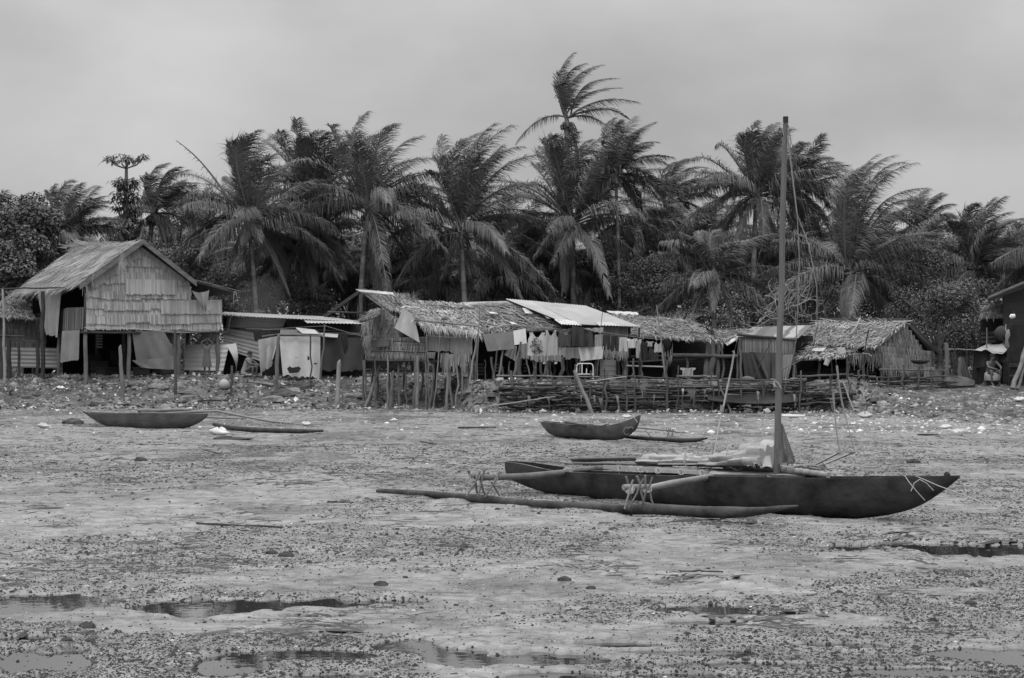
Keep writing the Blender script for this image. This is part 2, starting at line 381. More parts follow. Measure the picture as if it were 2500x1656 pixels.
# ---------------------------------------------------------------- loose stuff lying on the mud and the bank
rng = np.random.default_rng(11)
def chips(name, m, n, py0, py1, size, mask, hgt=.35, tone=(.6, 1.4), elong=1.6, px0=-60, px1=2560, grow=.5):
    px = rng.uniform(px0, px1, n); py = rng.uniform(py0, py1, n); Y = F*H0/(py-828); X = (px-1250)*Y/F
    k = rng.random(n) < mask(X, Y, px, py); X, Y = X[k], Y[k]; Z = height(X, Y); k = (Z > -.012) | (rng.random(len(X)) < .25); X, Y, Z = X[k], Y[k], np.maximum(Z[k], -.017); n = len(X)
    s = size*rng.lognormal(0, .45, n)*(Y/20)**grow; a = rng.uniform(0, 6.28, n); el = rng.uniform(1, elong, n)
    ang = np.array([0, 1.3, 2.6, 3.7, 5.0]); v = np.zeros((n, 7, 3))
    for i, t in enumerate(ang):
        rr = s*rng.uniform(.7, 1.15, n); lx = rr*np.cos(t)*el; ly = rr*np.sin(t)
        v[:, i, 0] = X+lx*np.cos(a)-ly*np.sin(a); v[:, i, 1] = Y+lx*np.sin(a)+ly*np.cos(a); v[:, i, 2] = Z-.006
    h = s*hgt*rng.uniform(.5, 1.6, n)
    for i, sg in ((5, .35), (6, -.35)):
        v[:, i, 0] = X+sg*s*el*np.cos(a)+rng.normal(0, .1, n)*s; v[:, i, 1] = Y+sg*s*el*np.sin(a); v[:, i, 2] = Z+h*(1 if i == 5 else .8)
    mb = MB(); mb.arr(v, [(0, 1, 5), (1, 6, 5), (1, 2, 6), (2, 3, 6), (3, 4, 6), (4, 5, 6), (4, 0, 5)], rng.uniform(tone[0], tone[1], n))
    o = mb.build(name, m, org=(0, 0, 0)); return o
tag(chips('mud_debris', 'chips', 165000, 1085, 1700, .0095, lambda x, y, px, py: grit(x, y)*.92+.07, .45, grow=.45),
    'small dark pebbles and leaf scraps strewn over the grey mud', 'debris', kind='stuff')
tag(chips('seaweed_litter', 'chips', 30000, 985, 1200, .02, lambda x, y, px, py: .25+.55*grit(x, y)+.5*smooth((1045-py)/40), .2, (.7, 2.2), 3.2, grow=.3),
    'dark weed and twigs scattered across the far mud', 'debris', kind='stuff')
tag(chips('weed_strands', 'chips', 26000, 1040, 1560, .028, lambda x, y, px, py: smooth((fbm(x*1.3, y*.7, 4, 77)-.58)/.05)*.9, .12, (.8, 2.4), 6, grow=.4),
    'flat dark strands of weed lying in drifts on the mud', 'weed', kind='stuff')
tag(chips('shell_bits', 'litter', 2600, 1010, 1660, .011, lambda x, y, px, py: .25+.5*grit(x, y), .3, (.4, 1.1)),
    'pale shell and litter flecks sprinkled on the mud', 'debris', kind='stuff')
tag(chips('beach_rubbish', 'litter', 6500, 985, 1062, .027, lambda x, y, px, py: np.where(px > 1850, .95, np.where(px > 1150, .35, .12))*(.3+fbm(x*1.2, y*1.2, 3, 4)), .5, (.3, 1.25), grow=.15),
    'pale plastic and paper rubbish washed up along the shore', 'rubbish', kind='stuff')
def bankmask(x, y, px, py):
    f = np.interp(x, BX, [79, 79, 75.3, 75.3, 67, 64]); r = np.interp(x, BX, [6, 6, 1.0, 1.0, 14, 16])
    return ((y > f-2) & (y < f+r+2))*1.
def stones(name, n, x0, x1, off0, off1, size, tone, m='stone', hg=.8):
    X = rng.uniform(x0, x1, n); f = np.interp(X, BX, [79, 79, 75.3, 75.3, 67, 64]); r = np.interp(X, BX, [6, 6, 1.0, 1.0, 14, 16])
    u_ = rng.uniform(off0, off1, n); k_ = u_ < 0; u_[k_] *= rng.random(k_.sum()); Y = f+r*u_; Z = height(X, Y); s = size*rng.lognormal(0, .5, n)*np.where(k_, .6, 1); mb = MB()
    ph = np.array([0, 1, 2, 3, 4, 5, 6])/7*6.283; v = np.zeros((n, 15, 3)); sx = rng.uniform(.8, 1.6, n); a0 = rng.uniform(0, 6, n)
    for ring, (rr, zz) in enumerate(((1.0, 0.0), (.75, .55))):
        for i, t in enumerate(ph):
            q = s*rr*rng.uniform(.75, 1.15, n)
            lx = q*np.cos(t)*sx; ly = q*np.sin(t)
            v[:, ring*7+i] = np.stack([X+lx*np.cos(a0)-ly*np.sin(a0), Y+lx*np.sin(a0)+ly*np.cos(a0), Z-.02+s*zz*hg*rng.uniform(.7, 1.3, n)-(.05 if ring == 0 else 0)], -1)
    v[:, 14] = np.stack([X, Y, Z+s*hg*rng.uniform(.6, .9, n)], -1)
    fs = [(i, (i+1) % 7, 7+(i+1) % 7, 7+i) for i in range(7)]+[(7+i, 7+(i+1) % 7, 14) for i in range(7)]
    mb.arr(v, fs, rng.uniform(tone[0], tone[1], n)); return mb.build(name, m, org=(0, 0, 0))
tag(stones('bank_rubble', 11000, -22, -.8, -1.1, 1.15, .066, (.3, 1.5), hg=.55), 'broken coral stones and rubble covering the raised bank below the huts', 'rubble', kind='stuff')
tag(stones('fence_rubble', 1800, -1.5, 14, -1.2, 2.6, .06, (.15, .9), hg=.6), 'small stones and rubbish heaped along the foot of the stick fences', 'rubble', kind='stuff')
tag(stones('shore_pebbles', 2600, 11.5, 22, -.35, .7, .06, (.4, 2.0)), 'pale pebbles and rubbish on the open slope below the huts on the right', 'rubble', kind='stuff')
def banklit(n, x0, x1, size, tone, name, m, lb, o0=-.2, o1=1.3):
    X = rng.uniform(x0, x1, n); f = np.interp(X, BX, [79, 79, 75.3, 75.3, 67, 64]); r = np.interp(X, BX, [6, 6, 1.0, 1.0, 14, 16]); Y = f+r*rng.uniform(o0, o1, n); Z = height(X, Y)+.03
    s = size*rng.lognormal(0, .5, n)[:, None]; d = rng.normal(size=(n, 3)); d[:, 2] = abs(d[:, 2])*.5; d /= np.linalg.norm(d, axis=1)[:, None]; e = np.cross(d, rng.normal(size=(n, 3))); e /= np.linalg.norm(e, axis=1)[:, None]
    c = np.stack([X, Y, Z+s[:, 0]*.4], -1); mb = MB(); mb.arr(np.stack([c-d*s, c-e*s*.5, c+d*s, c+e*s*.6], 1), [(0, 1, 2, 3)], rng.uniform(tone[0], tone[1], n))
    tag(mb.build(name, m, org=(0, 0, 0)), lb, 'litter', kind='stuff')
banklit(2600, -22, -1, .05, (.3, 1.2), 'bank_litter', 'litter', 'small pale scraps caught among the stones of the left bank')
banklit(2600, -22, 14, .04, (.2, 1.2), 'bank_twigs', 'dark_wood', 'dark husks and dead leaves among the stones of the bank')
banklit(900, -1, 14, .045, (.3, 1.1), 'bank_litter', 'litter', 'pale scraps caught along the foot of the stick fences', -1.2, .6)
def rock(mb, c, s, sx=1.3, hg=.6, sd=0, tone=1.):
    r = random.Random(sd); rows = []; a0 = r.random()*6
    for j, (rr, zz) in enumerate(((.9, -.3), (1.05, .1), (.95, .5), (.6, .85), (.12, 1.0))):
        rows.append([Vector(c)+Vector((s*rr*sx*math.cos(t), s*rr*math.sin(t), s*zz*hg))*1.0+Vector((r.gauss(0, s*.09), r.gauss(0, s*.09), r.gauss(0, s*.06))) for t in [a0+6.283*i/9 for i in range(9)]])
    mb.grid(rows, tone, False, True); mb.face(rows[-1], tone)
for i, (px, py, s, lb) in enumerate([(235, 985, .42, 'broad grey boulder on the rubble bank left of the first canoe'), (178, 1003, .28, 'low dark boulder off the stern of the left canoe'), (330, 948, .3, 'rounded stone between the two mooring stakes'), (385, 965, .34, 'pale squarish stone under the stake in front of the tall hut'),
        (455, 972, .3, 'grey stone just right of the stake in front of the tall hut'), (690, 975, .42, 'dark lump of rock by the foot of the tall tent post'), (740, 965, .38, 'dark flat rock on the bank in front of the white tent'), (965, 985, .36, 'pale angular slab between the leaning stake and the upright one'),
        (1030, 990, .34, 'rounded stone at the foot of the stakes before the thatched hut'), (2025, 920, .3, 'stone behind the fence under the small awning'), (2335, 958, .6, 'dark heap of rock beside the hanging nets on the right'), (870, 975, .3, 'grey stone midway between the pale stake and the leaning stake')]):
    Y = F*H0/(py-828)
    X = (px-1250)*78/F; f_ = 79 if X < -2 else (75.5 if X < 12.3 else 78)
    Y = {0: 80.5, 1: 64.5, 2: 83, 3: 82, 4: 81.5, 5: 81.3, 6: 82.3, 7: 80.7, 8: 80.3, 9: 76.2, 10: 79.5, 11: 81}[i]
    c = G(px, Y)
    one('rock', 'stone', lambda mb: rock(mb, c, s*.8, 1.4, .75, i, .5 if 'dark' in lb else (1.25 if 'pale' in lb else .9)), lb, 'rock', 'single larger rocks on the bank')
# ---------------------------------------------------------------- coconut palms
def frond_arrays(C, T, arch, n, leaf, wind, wid, side_lean, store, sparse=1.0, bare=.13):
    L_ = (T-C).length; T = T+(T-C)*.07; ctrl = C+(T-C)*.45+Vector((R.gauss(0, .06), R.gauss(0, .06), arch))*L_+side_lean
    pts = []
    m = 12
    hook = max(0, (T.z-C.z)/L_)
    def pos(t): e = max(0, t-.5)**2*L_; return C*(1-t)**2+ctrl*2*t*(1-t)+T*t*t+Vector((e*.6*wind*hook, 0, -e*(.22+.28*hook)*hk))
    hk = R.uniform(.4, 1.5)
    for i in range(m+1):
        t = i/m; pts.append(pos(t))
    store[0].append((pts, L_)); ft = R.uniform(.7, 1.35)
    flat_ = (T.z-C.z)/L_ < .35; gv = R.uniform(1.3, 2.3) if flat_ else R.uniform(.25, .75); sf = .5 if flat_ else .78; gap = [R.random() for _ in range(3)]; jt = R.uniform(.07, .17)
    for i in range(n):
        t = bare+(1-bare)*(i+.5)/n; t = min(t, .995)
        p = pos(t); tg = (pos(t+.01)-pos(t-.01)).normalized()
        sd = tg.cross(Vector((0, 0, 1)))
        if sd.length < .15: sd = Vector((1, .3, 0))
        sd.normalize(); upv = sd.cross(tg).normalized()
        env = max(math.sin(math.pi*min(1, .12+t*.86))**.6, .42)
        for s_ in (-1, 1):
            if R.random() > sparse or any(abs(t-g_) < .012 for g_ in gap): continue
            l = leaf*env*R.uniform(.75, 1.1)
            d1 = (sd*s_*sf+tg*(.5+.35*t)+upv*.12+Vector((wind*.35, 0, -.12))+Vector((R.gauss(0, jt), R.gauss(0, jt), R.gauss(0, jt)))).normalized()
            d2 = (d1*.62+Vector((wind*.85+R.gauss(0, .08), R.gauss(0, .1), -gv+.2*abs(wind)+R.gauss(0, .15)))).normalized()
            nrm = d1.cross(tg).normalized()
            wv = d1.cross(nrm).normalized()*wid*.5
            a = p; b_ = p+d1*l*.45; c_ = b_+d2*l*.55
            store[1].append([a-wv*.6, a+wv*.6, b_+wv, b_-wv, c_]); store[2].append(ft*R.uniform(.65, 1.35))
def palm(px, py, Y, tips, label, base=None, nrand=8, rl=200, seed=0, wind=.5, leaf=1.15, lowfill=True, trunk_r=.17, name='palm_tree', dead=(), dark=1., n=118):
    R.seed(seed*13+7)
    C = P(px, py, Y); bp_ = base or (px+10); g = G(bp_, Y)
    root = thing(name, g, label, 'palm tree', 'coconut palms behind the huts')
    st = ([], [], [])
    sc = Y/F
    for tp in tips:
        tx, ty = tp[0], tp[1]; dep = tp[2] if len(tp) > 2 else R.uniform(-.45, .45)
        v = Vector(((tx-px)*sc, 0, -(ty-py)*sc)); L_ = v.length; v.y = dep*max(L_, 1.2)
        up = v.z/L_; arch = .14 if up > .75 else (.24 if up > .2 else .34)
        if len(tp) > 3: arch = tp[3]
        frond_arrays(C+Vector((R.gauss(0, .08), R.gauss(0, .08), 0)), C+v, arch, n, leaf*min(1.1, .5+L_*.13), wind*(1 if up > -.1 else .35), .03, Vector((-.2*wind*L_ if up > .3 else 0, 0, 0)), st)
    for i in range(int(nrand*1.7)):
        az = i*2.39996+R.random(); el = math.radians(R.uniform(-30, 72)) if lowfill else math.radians(R.uniform(0, 75)); L_ = rl*sc*R.uniform(.8, 1.12)
        v = Vector((math.cos(az)*math.cos(el), math.sin(az)*math.cos(el), math.sin(el)))*L_; v.x += .12*L_*wind; up = v.z/L_
        frond_arrays(C+Vector((R.gauss(0, .1), R.gauss(0, .1), R.uniform(-.2, .1))), C+v, .12 if up > .6 else .28, n-14, leaf*.95, wind*(1 if up > 0 else .3), .03, Vector((0, 0, 0)), st)
    for i in range(6 if nrand > 3 and rl > 125 else (2 if nrand else 0)):
        az = (0 if i % 2 else math.pi)+R.uniform(-.7, .7); el = math.radians(R.uniform(-18, 38)); L_ = rl*sc*R.uniform(.9, 1.25)
        v = Vector((math.cos(az)*math.cos(el), math.sin(az)*math.cos(el), math.sin(el)))*L_
        frond_arrays(C+Vector((0, 0, R.uniform(-.1, .2))), C+v, R.uniform(.2, .36), n, leaf, wind*.5, .03, Vector((0, 0, 0)), st)
    for i in range(int(nrand*.6)+1 if rl > 115 else 1):
        az = i*2.39996+R.random()*2; el = math.radians(R.uniform(-50, -5)); L_ = rl*sc*R.uniform(.85, 1.3)
        v = Vector((math.cos(az)*math.cos(el), math.sin(az)*math.cos(el), math.sin(el)))*L_
        frond_arrays(C+Vector((R.gauss(0, .1), R.gauss(0, .1), R.uniform(-.3, 0))), C+v, .36, n-14, leaf, wind*.3, .032, Vector((0, 0, 0)), st)
    mb = MB()
    for pts, L_ in st[0]: mb.tube(pts, [.045*(1-i/12.5)+.006 for i in range(13)], 4, 1.35, False)
    mb.arr(np.array([[tuple(p) for p in a] for a in st[1]]), [(0, 1, 2, 3), (3, 2, 4)], np.array(st[2])*dark)
    mb.build('crown', 'palm_leaf', root)
    if dead:
        st = ([], [], [])
        for (x0, y0, tx, ty, sp) in dead: frond_arrays(P(x0, y0, Y), P(tx, ty, Y-.5), .06, 40, .45, 0, .035, Vector((0, 0, 0)), st, sp)
        mb = MB()
        for pts, L_ in st[0]: mb.tube(pts, [.05*(1-i/14)+.008 for i in range(13)], 5, .8, False)
        mb.arr(np.array([[tuple(p) for p in a] for a in st[1]]), [(0, 1, 2, 3), (3, 2, 4)], np.array(st[2])*.6)
        mb.build('dead_frond', 'palm_leaf_dry', root, label='bare withered frond')
    mb = MB(); pts = []; rr = []
    for i in range(15):
        t = i/14; k = t-.9*t*(1-t)*.6; p = Vector((g.x+(C.x-g.x)*k, g.y, g.z-.1+(C.z-g.z+.1)*t)); pts.append(p); rr.append(trunk_r*(1.35-.55*min(1, t*5) if t < .2 else .8-.2*t)*(1.03 if i % 2 else .97))
    mb.tube(pts, rr, 10, lambda a, b: .8+.4*(a % 2)); mb.build('trunk', 'bark', root)
    mb = MB()
    for i in range(9):
        a = i*.7; p = C+Vector((math.cos(a)*.22, math.sin(a)*.22, -.25-.1*(i % 3))); rock(mb, p-Vector((0, 0, .1)), .1, 1, 1.5, i, .55)
    mb.build('coconuts', 'leaf', root)
    return root
palm(-45, 600, 96, [(85, 478, 0, .22), (20, 470), (60, 540)], 'palm mostly outside the left edge, one feathery frond arching into view', nrand=6, rl=150, seed=1)
palm(152, 592, 97, [(154, 422), (119, 451), (189, 446), (227, 468), (249, 489), (284, 530), (95, 500), (60, 560), (255, 560), (200, 450), (140, 440)], 'dark bushy palm behind the thatched roof of the tall hut', nrand=6, rl=140, seed=2, wind=.6)
palm(374, 520, 100, [(389, 397, 0, .3), (418, 400, 0, .22), (433, 405), (465, 435), (476, 462), (503, 522), (500, 500), (425, 584, -.3), (403, 581, -.4), (316, 590), (352, 420, 0, .2), (350, 470)], 'windblown palm between the tiered tree and the bare dead frond', 345, nrand=3, rl=110, seed=3, wind=.9, dark=.9)
palm(606, 540, 92, [(566, 320, .1), (593, 311), (616, 316), (649, 313), (545, 416), (666, 363), (695, 380), (500, 472, 0, .3), (445, 470, .2, .3), (406, 624, 0, .2), (556, 654, -.2, .2), (527, 605), (640, 585, -.8), (600, 590, -.9), (795, 605, -.2, .25), (692, 505), (700, 700, -.1, .2), (580, 350)],
     'palm with a slim dark trunk left of centre and a bare dead frond sticking out', 634, nrand=6, rl=190, seed=4, wind=.5, trunk_r=.14, dead=[(560, 490, 438, 342, .25)])
palm(762, 478, 99, [(686, 320), (715, 296), (752, 316), (785, 303), (795, 320), (633, 440), (672, 425), (699, 505), (868, 452), (650, 350), (740, 330), (660, 530), (830, 540)], 'palm with upright brush of fronds left of the biggest palm', nrand=8, rl=170, seed=5, wind=.45)
palm(735, 590, 96, [(639, 690, -.2, .2), (688, 705, -.3, .2), (770, 710, -.3, .2), (830, 690, -.1, .25), (660, 580, 0, .25), (865, 548, 0, .22), (720, 500), (800, 520), (850, 620)], 'low palm with fronds hanging in a skirt above the tin roof', nrand=7, rl=130, seed=6, wind=.2, dark=.85)
palm(898, 508, 94, [(798, 300, 0, .28), (875, 267), (903, 296), (944, 290), (1007, 330, 0, .25), (1044, 376, 0, .25), (1084, 462, 0, .3), (1027, 509, -.4, .35), (1125, 591, 0, .3), (1094, 668, -.2, .3), (1010, 640), (822, 492, -.3, .35), (659, 548, 0, .25), (759, 452, .2, .3), (1020, 697, 0, .25), (944, 621, -.5), (850, 310), (930, 350), (980, 400), (830, 360), (921, 700, .1, .1)],
     'largest palm left of centre, its pale leaning trunk rising behind the dark open gable', 872, nrand=8, rl=220, seed=7, wind=.5)
palm(1124, 560, 93, [(1141, 300), (1179, 290), (1221, 312), (1246, 336, 0, .18), (1276, 372, 0, .2), (1065, 369, 0, .28), (1110, 340), (1150, 330), (1300, 440, 0, .25), (1261, 712, -.3, .3), (1343, 731, 0, .3), (1236, 610, -.5, .4), (1082, 664, -.2, .3), (1040, 620, 0, .3), (1330, 560, .2, .3), (1060, 480), (1200, 360), (1165, 360)],
     'big palm behind the ridge of the middle thatched hut, fronds hanging right', 1140, nrand=8, rl=220, seed=8, wind=.5)
palm(1398, 545, 97, [(1309, 340), (1335, 322), (1385, 312), (1460, 327), (1478, 361), (1474, 416), (1200, 565, 0, .3), (1288, 437, 0, .3), (1309, 618, -.4, .4), (1377, 692, -.3, .35), (1444, 597), (1461, 643, -.2, .3), (1350, 335), (1420, 330), (1300, 380), (1250, 480, 0, .25), (1500, 480), (1340, 360), (1440, 360)],
     'broad domed palm directly under the tallest one', 1400, nrand=10, rl=230, seed=9, wind=.5)
palm(1383, 288, 106, [(1373, 125, 0, .02), (1362, 150, 0, .02), (1402, 138, 0, .12), (1444, 155, 0, .2), (1482, 180, 0, .2), (1493, 214, 0, .22), (1539, 247, 0, .24), (1524, 281, 0, .26), (1482, 306, 0, .25), (1269, 338, 0, .36), (1411, 391, 0, .1), (1425, 165), (1368, 190)],
     'tallest palm, crown blown to the right above all the others', 1398, nrand=0, seed=10, wind=1.0, leaf=1.0, n=84)
palm(1503, 426, 97, [(1486, 285), (1537, 281), (1583, 294), (1592, 336, 0, .2), (1629, 382, 0, .25), (1621, 403), (1604, 479), (1663, 504, 0, .3), (1461, 395), (1470, 340), (1436, 466), (1500, 290), (1560, 300), (1450, 500), (1560, 520)],
     'slender palm with a thin straight trunk and sky showing around it', 1516, nrand=3, rl=120, seed=11, wind=.6, trunk_r=.11, leaf=1.05)
palm(1520, 545, 101, [(1427, 556, 0, .22), (1444, 600, 0, .3), (1642, 555, 0, .25), (1566, 590), (1579, 618), (1480, 610), (1660, 600, 0, .3), (1500, 620, -.4), (1620, 640)], 'drooping palm crown hanging across the thin trunk', 1560, nrand=3, rl=110, seed=12, wind=.2, dark=.85)
palm(1628, 500, 108, [(1677, 377, 0, .35), (1705, 398, 0, .3), (1739, 429, 0, .25), (1746, 477, 0, .25), (1680, 508), (1640, 385, 0, .2), (1720, 520), (1600, 560), (1660, 560)], 'small dark round-headed palm between the slender palm and the mast palms', nrand=4, rl=110, seed=13, wind=1., dark=.85)
palm(1846, 480, 99, [(1687, 370, 0, .22), (1749, 343, 0, .3), (1829, 286), (1884, 296), (1904, 315), (1800, 310), (1763, 480, 0, .35), (1653, 556, 0, .28), (1856, 566, -.7, .4), (1798, 587, -.3, .3), (1904, 615, 0, .3), (1767, 566, 0, .3), (1920, 380), (1860, 300), (2000, 520, 0, .3), (1930, 540)],
     'spreading palm left of the mast top, long frond drooping to the left', 1835, nrand=6, rl=180, seed=14, wind=.5)
palm(1939, 462, 103, [(1963, 329), (1997, 343), (2056, 398, 0, .15), (2035, 449, 0, .2), (2021, 374), (2052, 628, 0, .3), (2001, 570), (1940, 340), (2040, 520), (1900, 400), (2045, 420)], 'palm behind the mast with fronds reaching right', 1945, nrand=6, rl=150, seed=15, wind=.5)
palm(1746, 676, 91, [(1591, 625, 0, .28), (1588, 775, 0, .32), (1643, 591, 0, .25), (1736, 745, -.9, .4), (1877, 570, 0, .25), (1801, 640, -.8, .4), (1884, 777, -.2, .3), (1705, 560), (1780, 777, -.2, .3), (1863, 704, 0, .3), (1690, 770, -.2, .3), (1930, 660, 0, .2), (1740, 550), (1620, 700, 0, .3)],
     'low near palm standing over the thatched roof left of the mast', 1742, nrand=3, rl=140, seed=16, wind=.45, trunk_r=.15, leaf=1.05)
palm(2078, 668, 92, [(2081, 369), (2107, 380, 0, .12), (2147, 351, 0, .15), (2196, 393, 0, .25), (2220, 473, 0, .35), (2232, 452, 0, .3), (2205, 485), (2186, 553, 0, .3), (2052, 452), (1868, 663, 0, .25), (1932, 755, 0, .25), (2064, 790, -.3, .15), (2185, 782, -.2, .28), (2318, 735, 0, .3), (2306, 556, 0, .2), (2137, 655, -.8, .5), (2027, 543), (2100, 370), (2170, 370, 0, .2), (2060, 400), (2130, 400)],
     'large palm right of the mast, fronds fanned down over the gabled thatch hut', 2078, nrand=5, rl=210, seed=17, wind=.6)
palm(2250, 570, 108, [(2226, 479), (2254, 462), (2294, 470), (2318, 491, 0, .2), (2202, 562, -.3, .35), (2280, 470), (2330, 560, 0, .3), (2240, 475)], 'small distant palm in the sky gap on the right', nrand=2, rl=90, seed=18, wind=.5, dark=.9)
palm(2376, 655, 98, [(2364, 485), (2419, 483), (2450, 504, 0, .15), (2493, 525, 0, .2), (2287, 519, 0, .25), (2520, 560, 0, .15), (2530, 640, 0, .25), (2419, 705, -.3, .3), (2300, 600, 0, .3), (2400, 490), (2350, 720), (2320, 650), (2340, 520)], 'dark upright palm near the right edge above the bushes', nrand=6, rl=150, seed=19, wind=.5, dark=.85)
palm(2580, 640, 95, [(2470, 560, 0, .2), (2440, 640, 0, .3), (2430, 700, 0, .3), (2520, 520)], 'palm just outside the right edge with fronds over the dark house', nrand=6, rl=150, seed=20, dark=.85)
for i, (x, y, Y, lb) in enumerate([(1250, 610, 104, 'shaded palm filling the gap between the two big middle palms'), (1425, 705, 100, 'young round palm low between the trunks in the middle'), (1010, 600, 104, 'shaded palm behind the drooping fronds right of the biggest palm'),
                                   (500, 590, 106, 'shaded low palm behind the bushes right of the tall hut'), (1640, 640, 106, 'shaded low palm behind the near palm left of the mast'), (1980, 600, 107, 'shaded palm behind the mast ropes'), (2200, 640, 106, 'shaded palm over the bushes right of the large palm'),
      (1570, 610, 105, 'shaded palm between the drooping crown and the mast palms'), (1700, 600, 107, 'shaded palm above the near palm left of the mast'), (1905, 640, 103, 'shaded low palm directly behind the mast'), (2020, 690, 101, 'shaded low palm left of the large right palm trunk'), (2150, 700, 100, 'shaded low palm right of the large right palm trunk'),
      (2330, 660, 104, 'shaded palm between the layered tree and the dark upright palm'), (2450, 680, 103, 'shaded palm above the dark house roof'), (660, 640, 101, 'shaded low palm right of the slim trunk'), (790, 680, 100, 'shaded low palm left of the dark open gable'), (950, 660, 100, 'shaded low palm right of the pale leaning trunk'),
      (1060, 700, 99, 'shaded low palm between the two big centre-left palms'), (1190, 690, 98, 'shaded low palm right of the big middle trunk'), (1330, 680, 99, 'shaded low palm left of the young round palm'), (1480, 690, 103, 'shaded low palm right of the thin trunk'), (440, 620, 107, 'shaded low palm behind the shrub right of the tall hut gable')]):
    palm(x, y, Y, [], lb, nrand=13, rl=150, seed=30+i, wind=.3, dark=1., n=80)

# ---------------------------------------------------------------- broadleaf trees and bushes
def foliage(c, rx, ry, rz, n, leaf, nclump, seed, tone=(.5, 1.5)):
    g = np.random.default_rng(seed)
    d = g.normal(size=(nclump, 3)); d /= np.linalg.norm(d, axis=1)[:, None]; cc = d*(g.uniform(.35, 1, nclump)**.5)[:, None]
    k = g.integers(0, nclump, n); e = g.normal(size=(n, 3)); e /= np.linalg.norm(e, axis=1)[:, None]
    rr = (1.3/nclump**.38)*g.uniform(.7, 1.1, n)[:, None]; p = (cc[k]+e*rr*np.array([1, 1, .75]))*np.array([rx, ry, rz])+np.array(c)
    nrm = e*.6+g.normal(size=(n, 3))*.45+np.array([0, 0, .5]); nrm /= np.linalg.norm(nrm, axis=1)[:, None]
    a = np.cross(nrm, g.normal(size=(n, 3))); a /= np.linalg.norm(a, axis=1)[:, None]; b = np.cross(nrm, a)
    s = leaf*g.uniform(.6, 1.3, n)[:, None]; v = np.stack([p-a*s, p-b*s*.45, p+a*s, p+b*s*.45], 1)
    ct = g.uniform(.75, 1.3, nclump); return v, ct[k]*g.uniform(tone[0], tone[1], n)
def bush(name, px, py, Y, rpx, rpy, n, leaf, label, seed, cat='tree', nclump=40, group=None, tone=(.5, 1.5)):
    c = P(px, py, Y); g = G(px, Y); sc = Y/F; root = thing(name, g, label, cat, group)
    v, t = foliage(c, rpx*sc, max(1.2, rpx*sc*.6), rpy*sc, int(n*2.6), leaf*.56, nclump, seed, tone); mb = MB(); mb.arr(v, [(0, 1, 2, 3)], t); mb.build('crown', 'leaf', root)
    R.seed(seed); mb = MB(); mb.tube([g-Vector((0, 0, .1)), g.lerp(c, .5)+Vector((.1, 0, 0)), c], [.16, .12, .08], 7)
    for i in range(6):
        a = i*1.05; e = c+Vector((math.cos(a)*rpx*sc*.7, math.sin(a)*.8, R.uniform(-.2, .7)*rpy*sc)); s0 = g.lerp(c, R.uniform(.4, .8)); mb.tube([s0, s0.lerp(e, .5)+Vector((0, 0, .2)), e], [.07, .05, .02], 5)
    mb.build('trunk', 'bark', root); return root
GB = 'dense dark trees and bushes behind the huts'
for i, a in enumerate([('broadleaf_tree', 60, 600, 93, 110, 110, 7000, .17, 'dark broad-leaved tree at the left edge behind the hut roofs'),
        ('broadleaf_tree', 0, 690, 91, 90, 90, 4500, .15, 'dark bush low at the left edge beside the pole'),
        ('bush', 455, 660, 95, 105, 75, 7500, .10, 'bushy shrub right of the gable of the tall hut'),
        ('bush', 560, 720, 93, 90, 60, 5000, .09, 'bush behind the tin roof under the slim trunk'),
        ('bush', 690, 745, 96, 110, 70, 5000, .10, 'bush behind the tent poles and tin roof'),
        ('bush', 850, 730, 101, 110, 90, 5000, .11, 'dark bush behind the dark open gable'),
        ('bush', 1010, 700, 103, 120, 90, 5500, .11, 'dark thicket between the two leaning palm trunks'),
        ('bush', 1210, 720, 103, 120, 70, 5000, .11, 'dark thicket behind the ridge of the middle huts'),
        ('bush', 1360, 740, 100, 90, 50, 4000, .10, 'bush behind the corrugated roof'),
        ('broadleaf_tree', 1600, 715, 97, 100, 85, 7000, .10, 'dark leafy tree between the thin palm trunk and the near palm'),
        ('bush', 1820, 760, 99, 130, 80, 6500, .10, 'tangled bush behind the mast'),
        ('bush', 1980, 750, 97, 110, 80, 5500, .10, 'bush behind the low ridge right of the mast'),
        ('broadleaf_tree', 2200, 700, 97, 130, 110, 8500, .11, 'layered leafy tree behind the gabled thatch hut'),
        ('broadleaf_tree', 2290, 790, 90, 120, 100, 8500, .10, 'dense tree right of the gabled thatch hut'),
        ('bush', 2440, 760, 96, 110, 90, 5000, .11, 'dark bush behind the house at the right edge'),
        ('bush', 330, 610, 104, 90, 50, 3500, .11, 'shaded bush under the tiered tree')]):
    bush(a[0], *a[1:8], a[8], 100+i, group=GB, tone=(.45, 1.35))
mb = MB(); g_ = np.random.default_rng(3); cx = np.arange(-26, 27, .9)
for i, x in enumerate(cx):
    v, t = foliage((x, 96.5+g_.uniform(-1.5, 1.5), 1.9+g_.uniform(-.3, .5)), 1.1, .9, 1.3, 900, .075, 9, 500+i, (.4, 1.3)); mb.arr(v, [(0, 1, 2, 3)], t)
for i, x in enumerate(np.arange(-32, 33, 1.3)):
    v, t = foliage((x, 110+g_.uniform(-2, 2), 2.6+g_.uniform(-.3, .5)), 1.5, 1.2, 2.2, 900, .11, 9, 700+i, (.4, 1.1)); mb.arr(v, [(0, 1, 2, 3)], t)
tag(mb.build('undergrowth', 'leaf', org=(0, 96, 1)), 'dark low undergrowth filling the ground behind the huts', 'undergrowth', kind='stuff')
